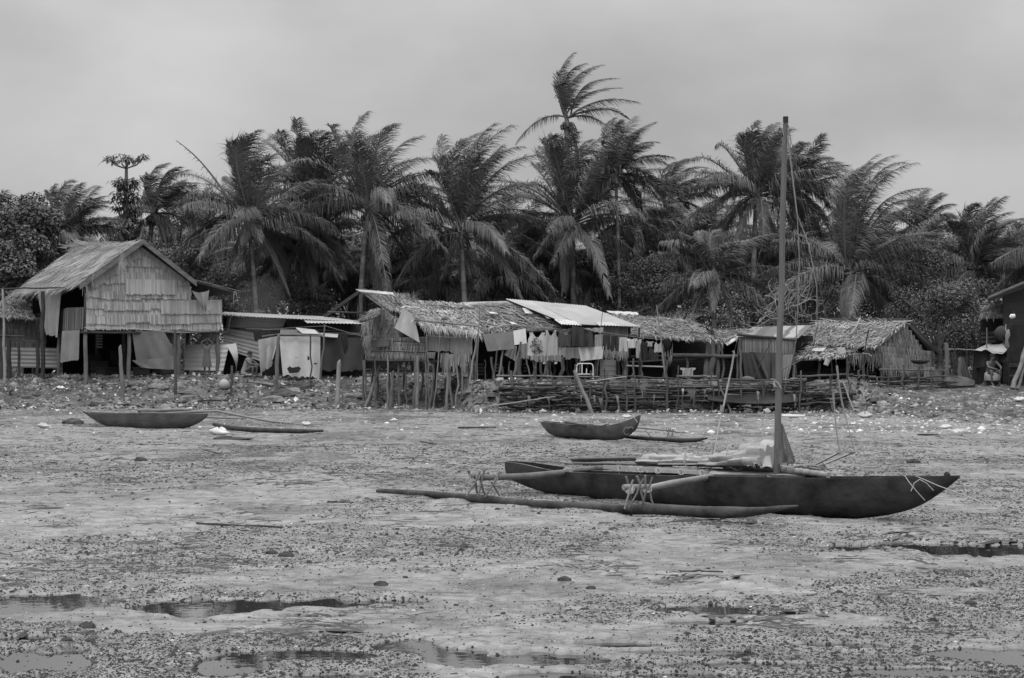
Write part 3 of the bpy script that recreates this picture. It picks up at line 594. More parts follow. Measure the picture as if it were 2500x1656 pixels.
for i, (x, y, Y, rx, ry) in enumerate([(150, 700, 118, 190, 110), (520, 690, 118, 180, 100), (860, 660, 118, 190, 110), (1210, 660, 118, 180, 110), (1620, 700, 118, 150, 80), (1880, 670, 118, 170, 130), (2180, 690, 118, 190, 110), (2480, 720, 118, 150, 110)]):
    bush('broadleaf_tree', x, y, Y, rx, ry, 5500, .2, ['far', 'far', 'far', 'far', 'far', 'far', 'far', 'far'][i]+' shaded tree standing behind the '+['left-hand bushy palm', 'palm with the dead frond', 'biggest palm left of centre', 'big middle palms', 'round-headed small palm', 'mast and its ropes', 'large palm right of the mast', 'upright palm near the right edge'][i], 200+i, group=GB, tone=(.4, 1.))
# tiered tree with whorls of drooping leaves
g = G(308, 98); root = thing('tiered_tree', g, 'thin tree with separate tiers of tufted leaves rising over the tall hut roof', 'tree')
mb = MB(); mb.tube([g, P(306, 560, 98), P(308, 450, 98), P(309, 385, 98)], [.2, .14, .09, .05], 8); lv = []; lt = []
R.seed(77)
for (jy, ty, wpx, nb, ln) in [(412, 386, 50, 16, .5), (470, 442, 34, 14, .5), (482, 455, 26, 10, .5), (515, 485, 44, 12, .5), (535, 508, 34, 12, .5), (560, 540, 38, 14, .55), (585, 560, 50, 16, .55), (600, 585, 60, 14, .55), (500, 470, 30, 10, .5)]:
    s0 = P(308, jy, 98)
    for i in range(nb):
        a = 6.283*i/nb+R.random()*.4; rr = wpx*R.uniform(.35, 1.05)*98/F
        e = P(308, ty+R.uniform(-3, 6), 98)+Vector((math.cos(a)*rr, math.sin(a)*rr, 0))
        mb.tube([s0, s0.lerp(e, .6)-Vector((0, 0, (e.z-s0.z)*.3)), e], [.03, .02, .015], 4)
        for j in range(11):
            b_ = R.uniform(0, 6.283); d1 = Vector((math.cos(b_), math.sin(b_), R.uniform(-.5, .5))).normalized(); q = e+Vector((R.gauss(0, .05), R.gauss(0, .05), R.gauss(0, .05))); l = ln*R.uniform(.5, .9)
            d2 = (d1+Vector((0, 0, -.9))).normalized(); wv = d1.cross(Vector((0, 0, 1))).normalized()*.045
            lv.append([q, q+d1*l*.5+wv, q+d1*l*.5+d2*l*.6, q+d1*l*.5-wv]); lt.append(R.uniform(.5, 1.1))
mb.build('trunk', 'bark', root); mb = MB(); mb.arr(np.array([[tuple(p) for p in a] for a in lv]), [(0, 1, 2, 3)], np.array(lt)); mb.build('crown', 'leaf', root)
# bare tangled branches behind the mast
g = G(1900, 88.5); root = thing('dead_tree', g, 'leafless tangle of pale branches behind the hut left and right of the mast', 'tree'); R.seed(9); mb = MB()
mb.tube([g, P(1900, 790, 88.5), P(1905, 740, 88.5)], [.12, .09, .06], 6)
for i in range(46):
    p = P(R.uniform(1860, 1960), R.uniform(720, 780), 88.5+R.uniform(-.5, .5)); pts = [p]
    d_ = Vector((R.gauss(0, 1), R.gauss(0, .3), R.gauss(.2, .8))).normalized()
    for j in range(5): d_ = (d_+Vector((R.gauss(0, .5), R.gauss(0, .2), R.gauss(0, .5)))).normalized(); pts.append(pts[-1]+d_*.26)
    mb.tube(pts, [.022, .02, .016, .013, .01, .006], 4, 1.6)
mb.build('branches', 'bark', root)
# ---------------------------------------------------------------- huts
R.seed(301)
def Ls(s, t, z, o=0): return Vector((-16.3+.866*s-.5*(t-o), 83+.5*s+.866*(t-o), z))
root = thing('stilt_house', Vector((-14.4, 84.5, 1.05)), 'tall stilt hut with palm-shingle gable wall and steep thatched roof at the left', 'hut')
def gtop(s): return min(4.62+1.5*s/2.14, 6.12) if s < 2.14 else (6.12-1.42*(s-2.14)/2.1 if s < 4.24 else 4.1)
def wallf(mb):
    zr = [2.94, 3.2, 3.46, 3.72, 3.92, 4.12, 4.36, 4.72, 5.1, 5.4, 5.75, 6.2]
    for i in range(len(zr)-1):
        wob = R.uniform(-.03, .03)
        s = 0
        while s < 5.55:
            seg = min(R.uniform(.5, 1.1), 5.55-s); st = R.uniform(-.05, .05)
            strips(mb, lambda s_, z, of: Ls(s_, 0, z, of), s, s+seg, zr[i]+wob+st*(i > 0), zr[i+1]+.02, .02+R.uniform(0, .012)+.03*(i % 2), gtop, .054, (.62, 1.18), .06, rt=R.uniform(.94, 1.05)); s += seg
    strips(mb, lambda s_, z, of: Ls(s_, 0, z, of), 1.55, 3.6, 4.3, 4.86, .1, lambda s: 4.86-.0*s, .05, (.85, 1.2), .06)
    strips(mb, lambda s_, z, of: Ls(s_, 0, z, of), 3.0, 5.55, 3.55, 4.05, .07, gtop, .055, (.8, 1.15), .05)
part('wall', 'shingle', root, wallf, 'gable wall of bleached palm shingles in ragged rows')
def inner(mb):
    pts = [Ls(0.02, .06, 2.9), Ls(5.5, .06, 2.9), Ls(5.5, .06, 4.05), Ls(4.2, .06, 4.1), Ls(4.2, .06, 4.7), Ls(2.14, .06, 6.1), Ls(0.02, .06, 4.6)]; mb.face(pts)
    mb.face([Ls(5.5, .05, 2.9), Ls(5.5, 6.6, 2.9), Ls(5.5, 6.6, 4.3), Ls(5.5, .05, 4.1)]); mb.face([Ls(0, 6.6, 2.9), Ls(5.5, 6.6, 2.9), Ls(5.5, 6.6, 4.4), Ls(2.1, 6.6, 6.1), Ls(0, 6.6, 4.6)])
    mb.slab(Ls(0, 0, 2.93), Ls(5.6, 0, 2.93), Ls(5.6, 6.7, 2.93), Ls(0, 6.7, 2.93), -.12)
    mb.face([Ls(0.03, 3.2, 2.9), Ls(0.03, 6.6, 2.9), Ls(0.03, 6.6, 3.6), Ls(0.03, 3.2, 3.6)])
part('inner_wall', 'dark_backing', root, inner)
def sidew(mb):      # half-open left side: hanging slats below, dark opening above
    strips(mb, lambda s_, z, of: Ls(-of, s_, z), .05, 3.1, 2.98, 3.75, .04, lambda s: 3.98-.1*s, .07, (.35, .6), .09, bot=lambda s: -.03*s)
    mb.slab(Ls(-.02, .0, 2.9), Ls(-.02, .12, 2.9), Ls(-.02, .12, 4.55), Ls(-.02, 0, 4.55), .08, .4)
part('side_wall', 'shingle', root, sidew, 'dark slatted side wall left open at the top')
def roofl(mb):
    thatch(mb, Ls(2.14, -.45, 6.36), Ls(2.14, 7.3, 6.36), Ls(-.55, 7.3, 4.42), Ls(-.42, -.45, 4.58), 22, 120, .55, .05, .07, .2, 1.15, tone=(.3, 1.7))
    for i in range(90):
        p = Ls(2.14+R.uniform(-.5, .1), R.uniform(2.2, 7.4), 6.42-R.random()*.1); dd = Vector((R.gauss(-.5, .5), R.gauss(-.2, .4), R.uniform(-.15, .35))).normalized()
        q = p+dd*R.uniform(.4, .9); w_ = Vector((0, .0, .03)); mb.face((p-w_, p+w_, q), R.uniform(.5, 1.2))
part('roof', 'thatch', root, roofl, 'steep left roof slope of layered grey thatch')
def roofr(mb):
    thatch(mb, Ls(2.14, -.45, 6.36), Ls(2.14, 7.3, 6.36), Ls(4.33, 7.3, 4.78), Ls(4.33, -.45, 4.78), 8, 50, .6, .045, .05, .16, 1.1)
    thatch(mb, Ls(4.0, -.3, 4.92), Ls(4.0, 7.2, 4.92), Ls(6.27, 7.2, 4.40), Ls(6.27, -.3, 4.40), 8, 46, .5, .05, .05, .2, 1.2)
part('roof', 'old_thatch', root, roofr, 'right roof slope with a lower lean-to continuing it')
def barge(mb):
    for (a, b) in (((2.14, 6.40), (-.40, 4.62)), ((2.14, 6.40), (4.33, 4.80))):
        A = Ls(a[0], -.5, a[1]); B = Ls(b[0], -.5, b[1]); k = Vector((0, 0, -.2)); mb.slab(A, B, B+k, A+k, .03 if b[0] > 2 else -.03, 1.1)
    pole(mb, Ls(4.1, -.32, 4.9), Ls(6.3, -.32, 4.42), .03); pole(mb, Ls(4.1, -.1, 4.86), Ls(6.3, -.1, 4.36), .03)
part('barge_board', 'board', root, barge)
def garland(mb):   # folded palm mats tucked under the gable boards
    for (s0, z0, s1, z1, n) in ((2.1, 6.12, .1, 4.75, 34), (2.2, 6.12, 4.2, 4.75, 34)):
        for i in range(n):
            t = (i+.5)/n; A = Ls(s0+(s1-s0)*t, -.12, z0+(z1-z0)*t); dx = (s1-s0)/n*.5; sg = 1 if s1 > s0 else -1
            d_ = Vector((-sg*.14, .02, -.36))*R.uniform(.8, 1.1); k = Vector((.866*dx, .5*dx, (z1-z0)/n*.5))*.9
            mb.face((A-k, A+k, A+k+d_, A-k+d_), R.uniform(.6, .95))
part('gable_mat', 'shingle', root, garland)
for (s, t) in ((0, 0), (1.75, .05), (3.75, 0), (5.4, 0), (0, 3.2), (0, 6.4), (2.7, 3.2), (5.4, 3.2), (2.7, 6.4), (5.4, 6.4)):
    a = Ls(s, t, 0); part('post', 'pole', root, lambda mb: pole(mb, (a.x, a.y, gz(a.x, a.y)-.1), (a.x, a.y, 2.9), .085, .075, .015, 8))
part('floor_beam', 'dark_wood', root, lambda mb: (pole(mb, Ls(-.1, -.1, 2.8), Ls(5.85, -.1, 2.8), .05), pole(mb, Ls(-.1, -.1, 2.8), Ls(-.1, 6.6, 2.8), .05), pole(mb, Ls(5.8, -.1, 2.8), Ls(5.95, -.1, 3.5), .04)))
part('under_backing', 'dark_backing', root, lambda mb: [mb.face([Ls(a, 6.8, 1.0), Ls(b, 6.8, 1.0), Ls(b, 6.8, 2.9), Ls(a, 6.8, 2.9)], .8) for a, b in ((-.3, 1.2), (1.35, 5.7))])  # dark sheets added behind the stilts to put shade under the floor
part('eave_pole', 'dark_wood', root, lambda mb: pole(mb, P(-12, 706, 87.5), Ls(-.45, -.2, 4.52), .035, .03, .02, 6, 8))
part('hanging_frond', 'palm_leaf_dry', root, lambda mb: [mb.face((p, p+Vector((.03, 0, 0)), p+Vector((R.uniform(-.25, .35), -.05, -R.uniform(.3, 1.1)))), R.uniform(.9, 1.7)) for p in [P(295+R.uniform(-4, 4), 610+R.uniform(0, 30), 82.6) for _ in range(26)]])
for p in [P(228, 668, 82.4), P(200, 688, 82.5), P(207, 690, 82.5), P(575, 712, 85.5), P(572, 712, 85.5), P(467, 700, 84.5), P(463, 700, 84.5)]: part('loose_straw', 'palm_leaf_dry', root, lambda mb: mb.tube([p, p+Vector((R.uniform(-.15, .1), 0, -.3)), p+Vector((R.uniform(-.25, .1), 0, -.55))], [.02, .015, .006], 4, 1.5))
def lone(name, m, lb, cat, quad, grp=None, **k):
    return one(name, m, lambda mb: cloth(mb, *[P(*q) for q in quad], **k), lb, cat, grp)
lone('curtain', 'cloth', 'long pale curtain hanging from the eave at the left side of the tall hut', 'cloth', ((92, 708, 86), (150, 706, 85), (143, 822, 85), (114, 818, 86)), fold=.07, freq=2, rag=.03, tone=.8)
lone('hanging_mat', 'mid_cloth', 'grey cloth hanging under the floor of the tall hut beside the curtain', 'cloth', ((152, 808, 83.4), (194, 806, 83.1), (190, 878, 83.1), (148, 885, 83.4)), fold=.04, freq=1.5, rag=.03, tone=1.05)
lone('tarpaulin', 'tarp', 'big grey tarpaulin slung under the right half of the tall hut floor', 'tarpaulin', ((322, 808, 84), (400, 809, 84), (434, 872, 84), (334, 888, 84)), fold=.05, freq=1.5, sag=0, tone=.95)
lone('tarpaulin', 'tarp', 'lower belly of grey tarpaulin bulging near the ground under the tall hut', 'tarpaulin', ((322, 880, 83.9), (430, 868, 83.7), (424, 902, 83.6), (345, 898, 83.8)), fold=.04, freq=1, sag=.03, tone=.8)
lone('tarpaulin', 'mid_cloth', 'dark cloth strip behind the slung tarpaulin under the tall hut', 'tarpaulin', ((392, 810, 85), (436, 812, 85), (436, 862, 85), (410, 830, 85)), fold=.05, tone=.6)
lone('blanket', 'mid_cloth', 'crumpled cloth hung in the right gable gap of the tall hut', 'cloth', ((466, 708, 84.9), (511, 708, 85), (504, 758, 84.8), (494, 752, 84.8)), fold=.08, freq=2, sag=.1, tone=1.)
lone('awning_cloth', 'cloth', 'pale cloth stretched in a peak behind the child under the tall hut', 'cloth', ((498, 810, 87), (538, 808, 87), (520, 842, 87), (462, 858, 87)), fold=.05, tone=.75)
one('clothes_line', 'rope', lambda mb: (mb.tube([P(205, 800, 82.6), P(330, 803, 82.6), P(430, 809, 82.6), P(535, 806, 84.8)], .012, 5), mb.tube([P(330, 803, 82.5), P(440, 813, 82.5), P(535, 808, 84.8)], .010, 5)), 'pale rope line stretched under the floor of the tall hut', 'rope')
for i, (x, y, w_, h_, Y, t) in enumerate([(245, 895, .7, .5, 86.5, .7), (285, 880, .5, .9, 87.2, .5), (225, 880, .6, .8, 88, .8), (345, 905, .5, .35, 85.3, 1.6), (400, 905, .6, .3, 85.2, 1.0), (265, 905, .9, .3, 85.6, .6)]):
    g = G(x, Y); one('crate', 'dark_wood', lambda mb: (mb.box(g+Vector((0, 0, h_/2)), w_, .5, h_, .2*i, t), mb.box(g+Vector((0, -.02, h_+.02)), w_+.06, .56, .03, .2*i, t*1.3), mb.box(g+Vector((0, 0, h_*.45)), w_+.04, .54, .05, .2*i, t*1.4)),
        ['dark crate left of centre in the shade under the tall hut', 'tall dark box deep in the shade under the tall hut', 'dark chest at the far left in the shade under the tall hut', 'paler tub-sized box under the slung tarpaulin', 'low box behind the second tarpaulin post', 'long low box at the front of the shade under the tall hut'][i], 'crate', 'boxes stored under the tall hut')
one('window_panel', 'tin', lambda mb: [mb.box(P(242, 820+7*k, 88), .28, .03, .07, 0, .8) for k in range(5)], 'small slatted pale panel seen through the posts under the tall hut', 'panel')
# hut behind, far left
root = thing('thatched_hut', G(20, 88), 'low thatched hut half cut off at the left edge', 'hut')
part('roof', 'old_thatch', root, lambda mb: thatch(mb, P(-60, 728, 90), P(60, 730, 90), P(88, 778, 87), P(-60, 770, 87), 8, 44, .5, .045, .05, .3))
part('wall', 'thatch', root, lambda mb: thatch_wall(mb, P(-40, 772, 87.6), P(110, 776, 87.6), P(112, 850, 87.6), P(-40, 850, 87.6), 5, 70, .5, .03, (.25, .7)))
part('wall_panel', 'dull_tin', root, lambda mb: corrugated(mb, P(-20, 846, 87.4), P(142, 850, 87.4), P(142, 900, 87.4), P(-20, 896, 87.4), along='u', pitch=.16, tone=.8), 'ribbed tin sheet along the foot of the wall')
root = thing('walkway', G(50, 83.5), 'dark raised plank walkway on posts at the left edge', 'walkway')
part('deck', 'dark_wood', root, lambda mb: (mb.slab(P(-30, 824, 84), P(112, 832, 84), P(112, 832, 85), P(-30, 824, 85), -.1), pole(mb, P(-30, 818, 83.6), P(60, 822, 83.6), .05, .04)))
for x, r_ in ((6, .12), (22, .1), (46, .06), (92, .08), (104, .09)):
    g = G(x, 84); part('post', 'dark_wood', root, lambda mb: pole(mb, g-Vector((0, 0, .1)), Vector((g.x, 84, 2.5 if x != 104 else 4.4)), r_, r_*.9))
part('post', 'pale_pole', root, lambda mb: pole(mb, G(12, 83.2), P(6, 706, 83.2), .06, .04), 'thin upright pole at the left edge'); 
# tin-roofed shack
root = thing('tin_shack', G(720, 87), 'low shack with a long flat pale tin roof beside the tall hut', 'hut')
part('roof', 'tin', root, lambda mb: (corrugated(mb, P(545, 762, 89.5), P(800, 774, 89.5), P(890, 787, 86), P(540, 770, 86), pitch=.12, amp=.012, tone=1.), corrugated(mb, P(735, 779, 86.3), P(830, 782, 86.3), P(888, 791, 85.6), P(750, 789, 85.6), pitch=.12, tone=1.1)))
part('wall', 'dull_tin', root, lambda mb: (corrugated(mb, P(556, 774, 87), P(700, 779, 87), P(690, 800, 87), P(550, 800, 87), along='u', pitch=.14, tone=.75), corrugated(mb, P(548, 800, 86.9), P(618, 812, 86.8), P(622, 836, 86.8), P(545, 818, 86.9), along='u', pitch=.14, tone=1.), corrugated(mb, P(545, 818, 86.7), P(640, 836, 86.6), P(636, 882, 86.6), P(545, 850, 86.7), along='u', pitch=.14, tone=1.1)))
part('back_wall', 'dark_wood', root, lambda mb: (mb.slab(P(545, 775, 88), P(890, 790, 88), P(890, 915, 88), P(545, 915, 88), .05, .7), mb.slab(P(700, 780, 87), P(880, 792, 87), P(880, 812, 87), P(700, 800, 87), .03, 1.1)))
part('trim_board', 'pale_pole', root, lambda mb: (mb.slab(P(600, 801, 86.6), P(840, 806, 86.6), P(840, 809, 86.6), P(600, 804, 86.6), .03, .8), mb.slab(P(690, 810, 86.4), P(880, 812, 86.4), P(880, 818, 86.4), P(690, 816, 86.4), .03, .9)))
one('metal_sheet', 'tin', lambda mb: (corrugated(mb, P(455, 842, 86.2), P(560, 840, 85.8), P(545, 906, 85.6), P(450, 904, 86), along='u', pitch=.18, amp=.01, tone=1.15)), 'pale ribbed metal sheet leaning behind the standing child', 'metal sheet')
def curl(mb):
    rows = []
    for j in range(9):
        t = j/8; rows.append([P(562+24*math.sin(t*1.6)-8-(18*t if i else 0)*1.0+ (0 if i else 0)+[-2, 22][i]*(1-.3*t), 842+64*t-[0, 4][i], 85.3-.3*math.sin(t*3)) for i in (0, 1)])
    mb.grid(rows, .95); mb.grid([[q+Vector((0, .01, 0)) for q in reversed(r)] for r in rows], .95)
one('bent_sheet', 'tin', curl, 'curved pale sheet bent outward between the child and the crouching person', 'metal sheet')
# white tent
root = thing('tent_shelter', G(730, 83.5), 'shelter of stained white tarpaulin hung from a pole in the left centre', 'shelter')
part('side_cloth', 'white_cloth', root, lambda mb: (cloth(mb, P(682, 821, 83.2), P(782, 822, 83.2), P(781, 921, 83.2), P(690, 918, 83.2), 20, 14, .05, 2.2, rag=.06, tone=.85, th=.01)), 'stained white front sheet')
part('side_cloth', 'cloth', root, lambda mb: cloth(mb, P(630, 830, 83.6), P(681, 820, 83.5), P(668, 880, 83.3), P(640, 912, 83.5), 12, 12, .12, 2, rag=.12, tone=.8), 'torn grey flap at the left')
part('side_cloth', 'tarp', root, lambda mb: cloth(mb, P(783, 822, 83.3), P(890, 826, 84), P(888, 905, 84), P(783, 906, 83.4), 14, 10, .07, 2, rag=.05, tone=.42), 'dark tarpaulin wall at the right')
part('roof_pole', 'pole', root, lambda mb: (pole(mb, P(680, 817, 83.1), P(786, 820, 83.1), .045), pole(mb, P(640, 822, 83.3), P(684, 815, 83.2), .03)))
part('roof_sheet', 'dull_tin', root, lambda mb: (mb.slab(P(722, 800, 84.5), P(768, 805, 84.5), P(778, 815, 83.3), P(738, 814, 83.3), .02, 1.5), mb.slab(P(770, 812, 84.2), P(826, 816, 84.2), P(824, 824, 83.2), P(775, 820, 83.2), .02, 1.1), mb.slab(P(684, 805, 84.8), P(770, 806, 84.8), P(790, 818, 83.3), P(684, 815, 83.3), .02, .4)))
part('inner_wall', 'dark_backing', root, lambda mb: mb.slab(P(640, 828, 84.3), P(890, 824, 84.3), P(890, 925, 84.3), P(640, 925, 84.3), .05, .7))
part('tear', 'dark_cloth', root, lambda mb: [mb.face([P(a+R.uniform(-1, 1)+dx, b+dy, 82.97) for dx, dy in q], .6) for a, b, q in ((752, 872, ((-1, -4), (4, 0), (5, 6), (-2, 8))), (770, 888, ((-3, -2), (4, -1), (4, 2), (-3, 2))), (700, 900, ((0, 0), (8, -6), (14, -2), (30, -5), (34, 0), (28, 10), (6, 12))), (724, 872, ((-3, 0), (2, 1), (1, 2), (-3, 1))))], 'dark holes torn in the sheet')
lone('rag', 'dark_cloth', 'dark cloth hanging over the tarpaulin wall right of the white tent', 'cloth', ((826, 814, 83), (848, 814, 83), (850, 850, 83), (842, 868, 83)), fold=.03, tone=.6)
part('corner_post', 'pole', root, lambda mb: pole(mb, P(793, 792, 83), G(782, 83), .03, .05)); part('corner_post', 'dark_wood', root, lambda mb: pole(mb, P(758, 818, 82.8), G(760, 82), .035, .03))
# dark open gable hut
root = thing('open_gable_hut', G(930, 90), 'thatched hut with a dark open gable behind the tent and the middle huts', 'hut')
part('roof', 'thatch', root, lambda mb: (thatch(mb, P(878, 706, 88), P(1000, 718, 91), P(1010, 770, 87.5), P(940, 752, 85.5), 8, 40, .5, .05, .05, .3), mb.slab(P(868, 706, 87.5), P(960, 714, 87.5), P(962, 720, 87.3), P(880, 712, 87.3), .03, 1.1)))
part('roof', 'dark_backing', root, lambda mb: (mb.slab(P(880, 708, 88), P(790, 775, 89), P(760, 790, 93), P(870, 712, 93), .12, 1.), mb.slab(P(880, 708, 88), P(790, 775, 89), P(790, 781, 89), P(880, 716, 88), .06, 1.6)), 'dark left roof slope seen edge-on')
part('inner_wall', 'dark_backing', root, lambda mb: mb.face([P(800, 775, 91), P(980, 775, 91), P(980, 900, 91), P(800, 900, 91)]))
for x in (850, 875, 892, 901): part('gable_post', 'dark_wood', root, lambda mb: pole(mb, P(x, 715+abs(x-880)*.8, 88.3), P(x, 800, 88.3), .03))
part('tie_beam', 'dark_wood', root, lambda mb: pole(mb, P(800, 762, 88.2), P(960, 765, 88.2), .04, .04, tone=1.5))
# main thatched hut
root = thing('thatched_hut', G(1020, 79.5), 'shaggy thatched hut on low stilts in the middle with pale cloth walls', 'hut')
def rD(mb):
    thatch(mb, P(966, 732, 81.8), P(1150, 742, 82), P(1172, 812, 78.9), P(1022, 790, 78.6), 11, 74, .55, .05, .06, .35, 1.0)
    for i in range(70):
        p = P(R.uniform(955, 1010), R.uniform(726, 738), 81.8); q = p+Vector((R.gauss(.25, .35), R.uniform(-.3, .3), R.uniform(-.1, .5)))*R.uniform(.5, 1.1); mb.face((p, p+Vector((.05, 0, .03)), q), R.uniform(.6, 1.3))
part('roof', 'thatch', root, rD)
def rD2(mb):
    for x in np.arange(1022, 1172, 1.5):
        y = 790+(x-1022)*.147; p = P(x+R.uniform(-1, 1), y+R.uniform(-3, 2), 78.55); q = p+Vector((R.gauss(.08, .09), -R.uniform(.0, .12), -R.uniform(.18, .42))); mb.face((p, p+Vector((.055, 0, 0)), q), R.uniform(.9, 1.7))
part('eave_fringe', 'thatch', root, rD2, 'pale ragged fringe of straw')
for a, b, r_ in ((P(960, 741, 81.2), P(1160, 752, 81.2), .03), (P(1012, 781, 78.8), P(1165, 797, 78.7), .03), (P(1078, 778, 78.7), P(1092, 780, 78.7), .06)): part('roof_batten', 'pole', root, lambda mb: pole(mb, a, b, r_))
part('side_wall', 'thatch', root, lambda mb: (thatch_wall(mb, P(885, 778, 81.2), P(975, 776, 80), P(982, 828, 79.8), P(888, 828, 81.2), 5, 60, .42, .03, (.45, 1.2)),
     thatch_wall(mb, P(890, 828, 80.8), P(1042, 822, 79), P(1042, 878, 79), P(895, 872, 80.8), 5, 90, .3, .03, (.5, 1.3)), mb.slab(P(905, 830, 80.3), P(950, 829, 79.9), P(950, 846, 79.9), P(905, 848, 80.3), .03, .35)), 'layered straw side wall')
part('side_eave', 'old_thatch', root, lambda mb: thatch(mb, P(905, 758, 81), P(935, 752, 80.6), P(920, 772, 79.6), P(876, 784, 80), 5, 16, .4, .05, .05, .5))
part('front_wall', 'cloth', root, lambda mb: (cloth(mb, P(1044, 794, 79.2), P(1098, 800, 79.2), P(1098, 858, 79.1), P(1044, 856, 79.1), fold=.03, rag=.03, tone=.72), cloth(mb, P(1099, 802, 79.15), P(1153, 812, 79.15), P(1153, 866, 79.05), P(1099, 862, 79.05), fold=.03, rag=.04, tone=.78)), 'patched pale cloth front')
part('inner_wall', 'dark_backing', root, lambda mb: (mb.slab(P(905, 775, 82), P(1290, 785, 82), P(1290, 885, 82), P(905, 885, 82), .05), mb.slab(P(890, 880, 79.3), P(1160, 884, 79.3), P(1165, 886, 82), P(895, 884, 82), .06, 2)))
part('straw_skirt', 'shingle', root, lambda mb: [mb.face((p, p+Vector((.05, 0, 0)), q+Vector((.03, 0, 0)), q), R.uniform(.3, .85)) for x in np.arange(1075, 1148, 1.7) for p, q in [(P(x, 864+R.uniform(-3, 3), 78.9), P(x+R.gauss(0, 1.2), 898+R.uniform(-16, 18)-abs(x-1085)*.1, 78.85))]], 'straw bundles hanging below the floor')
part('side_cloth', 'cloth', root, lambda mb: cloth(mb, P(982, 750, 79.8), P(1008, 768, 79), P(1022, 836, 78.6), P(962, 800, 79.6), fold=.06, freq=1, tone=.82), 'triangular pale sheet under the gable')
part('side_cloth', 'dark_cloth', root, lambda mb: (cloth(mb, P(930, 756, 79.9), P(952, 756, 79.8), P(945, 800, 79.7), P(928, 800, 79.8), fold=.04, tone=2.), cloth(mb, P(936, 752, 79.6), P(966, 776, 79.4), P(958, 782, 79.4), P(942, 780, 79.6), fold=.05, tone=4)), 'dark rag under the gable')
part('floor_beam', 'dark_wood', root, lambda mb: (pole(mb, P(898, 880, 79.2), P(1165, 886, 78.9), .05), pole(mb, P(905, 857, 79.6), P(1042, 861, 78.9), .025, tone=.8), pole(mb, P(960, 833, 79.4), P(1045, 837, 78.8), .025)))
for x, Y in ((887, 80.4), (893, 80), (922, 80.6), (950, 80), (974, 79.5), (990, 79.6), (1030, 80.5), (1040, 79), (1062, 81), (1120, 80.3), (1145, 79.5)):
    g = G(x, Y); part('post', 'pole', root, lambda mb: pole(mb, g-Vector((0, 0, .15)), P(x+R.uniform(-2, 2), 880, Y), .045, .04))
lone('rag', 'cloth', 'pale rag bundled on the corner of the straw side wall', 'cloth', ((890, 822, 80), (908, 818, 80), (900, 852, 80), (888, 846, 80)), fold=.04, tone=.6)
lone('rag', 'cloth', 'pale cloth scrap tucked under the eave front of the shaggy hut', 'cloth', ((1044, 860, 78.9), (1064, 860, 78.9), (1060, 876, 78.9), (1044, 874, 78.9)), fold=.03, tone=.6)
# long middle hut
root = thing('patched_hut', G(1280, 80), 'long hut with a patched thatch and tarpaulin roof behind the washing', 'hut')
part('roof', 'old_thatch', root, lambda mb: (thatch(mb, P(1132, 742, 82.2), P(1262, 740, 82.4), P(1395, 802, 79.2), P(1180, 812, 79.2), 9, 66, .5, .05, .05, .45, .8),))
part('roof_patch', 'tarp', root, lambda mb: (mb.slab(P(1130, 738, 82.3), P(1240, 735, 82.5), P(1262, 746, 82.1), P(1140, 746, 82.1), .03, 1.9), mb.slab(P(1150, 748, 81.9), P(1200, 752, 81.7), P(1180, 775, 80.6), P(1150, 770, 80.8), .015, 1.)), 'flat weathered sheets along the ridge')
part('roof_patch', 'white_cloth', root, lambda mb: [mb.slab(*[P(a+dx, b+dy, Y) for dx, dy, Y in ((0, 0, c), (d, 1, c), (d+12, h_, c-.5), (8, h_-1, c-.5))], .012, t) for a, b, c, d, h_, t in ((1190, 761, 80.9, 14, 5, .8), (1275, 752, 81.3, 14, 14, .7), (1243, 786, 79.6, 10, 6, .8), (1328, 770, 80.2, 5, 8, .6))], 'small white scraps on the thatch')
for a, b, r_, t in ((P(1252, 760, 81.2), P(1300, 790, 79.4), .03, 1.6), (P(1175, 748, 81.8), P(1250, 746, 81.8), .02, 1), (P(1262, 797, 79), P(1400, 806, 79), .03, 1)): part('roof_batten', 'pole', root, lambda mb: pole(mb, a, b, r_, tone=t))
part('inner_wall', 'dark_backing', root, lambda mb: (mb.slab(P(1160, 790, 82.3), P(1540, 790, 82.3), P(1540, 930, 82.3), P(1160, 930, 82.3), .05), mb.slab(P(1262, 874, 79.4), P(1540, 876, 79.4), P(1540, 880, 82.2), P(1262, 878, 82.2), .06, 2)))
part('front_wall', 'shingle', root, lambda mb: (strips(mb, lambda s, z, o: Vector((s, 79.2-o, z)), P(1271, 0, 79.2).x, P(1292, 0, 79.2).x, P(0, 874, 79.2).z, P(0, 838, 79.2).z, .02, None, .05, (.4, .7)),
     strips(mb, lambda s, z, o: Vector((s, 79.2-o, z)), P(1374, 0, 79.2).x, P(1418, 0, 79.2).x, P(0, 872, 79.2).z, P(0, 850, 79.2).z, .02, None, .05, (.5, .9), .1), strips(mb, lambda s, z, o: Vector((s, 79.1-o, z)), P(1295, 0, 79.2).x, P(1370, 0, 79.2).x, P(0, 878, 79.2).z, P(0, 866, 79.2).z, .02, None, .05, (.4, .8), .1)))
part('daylight_slats', 'tin', root, lambda mb: [mb.box(P(x, 890+8*k, 82.1), w_, .03, .07, 0, t) for x, w_, k0, k1, t in ((1172, .28, 0, 4, .45), (1212, .16, -1, 3, 1.1), (1224, .2, 1, 3, .9), (1282, .12, -2, 3, .8)) for k in range(k0, k1)], 'pale slats standing in for daylight through the back wall')  # pale bars set on the wall; daylight through gaps is painted by their tone
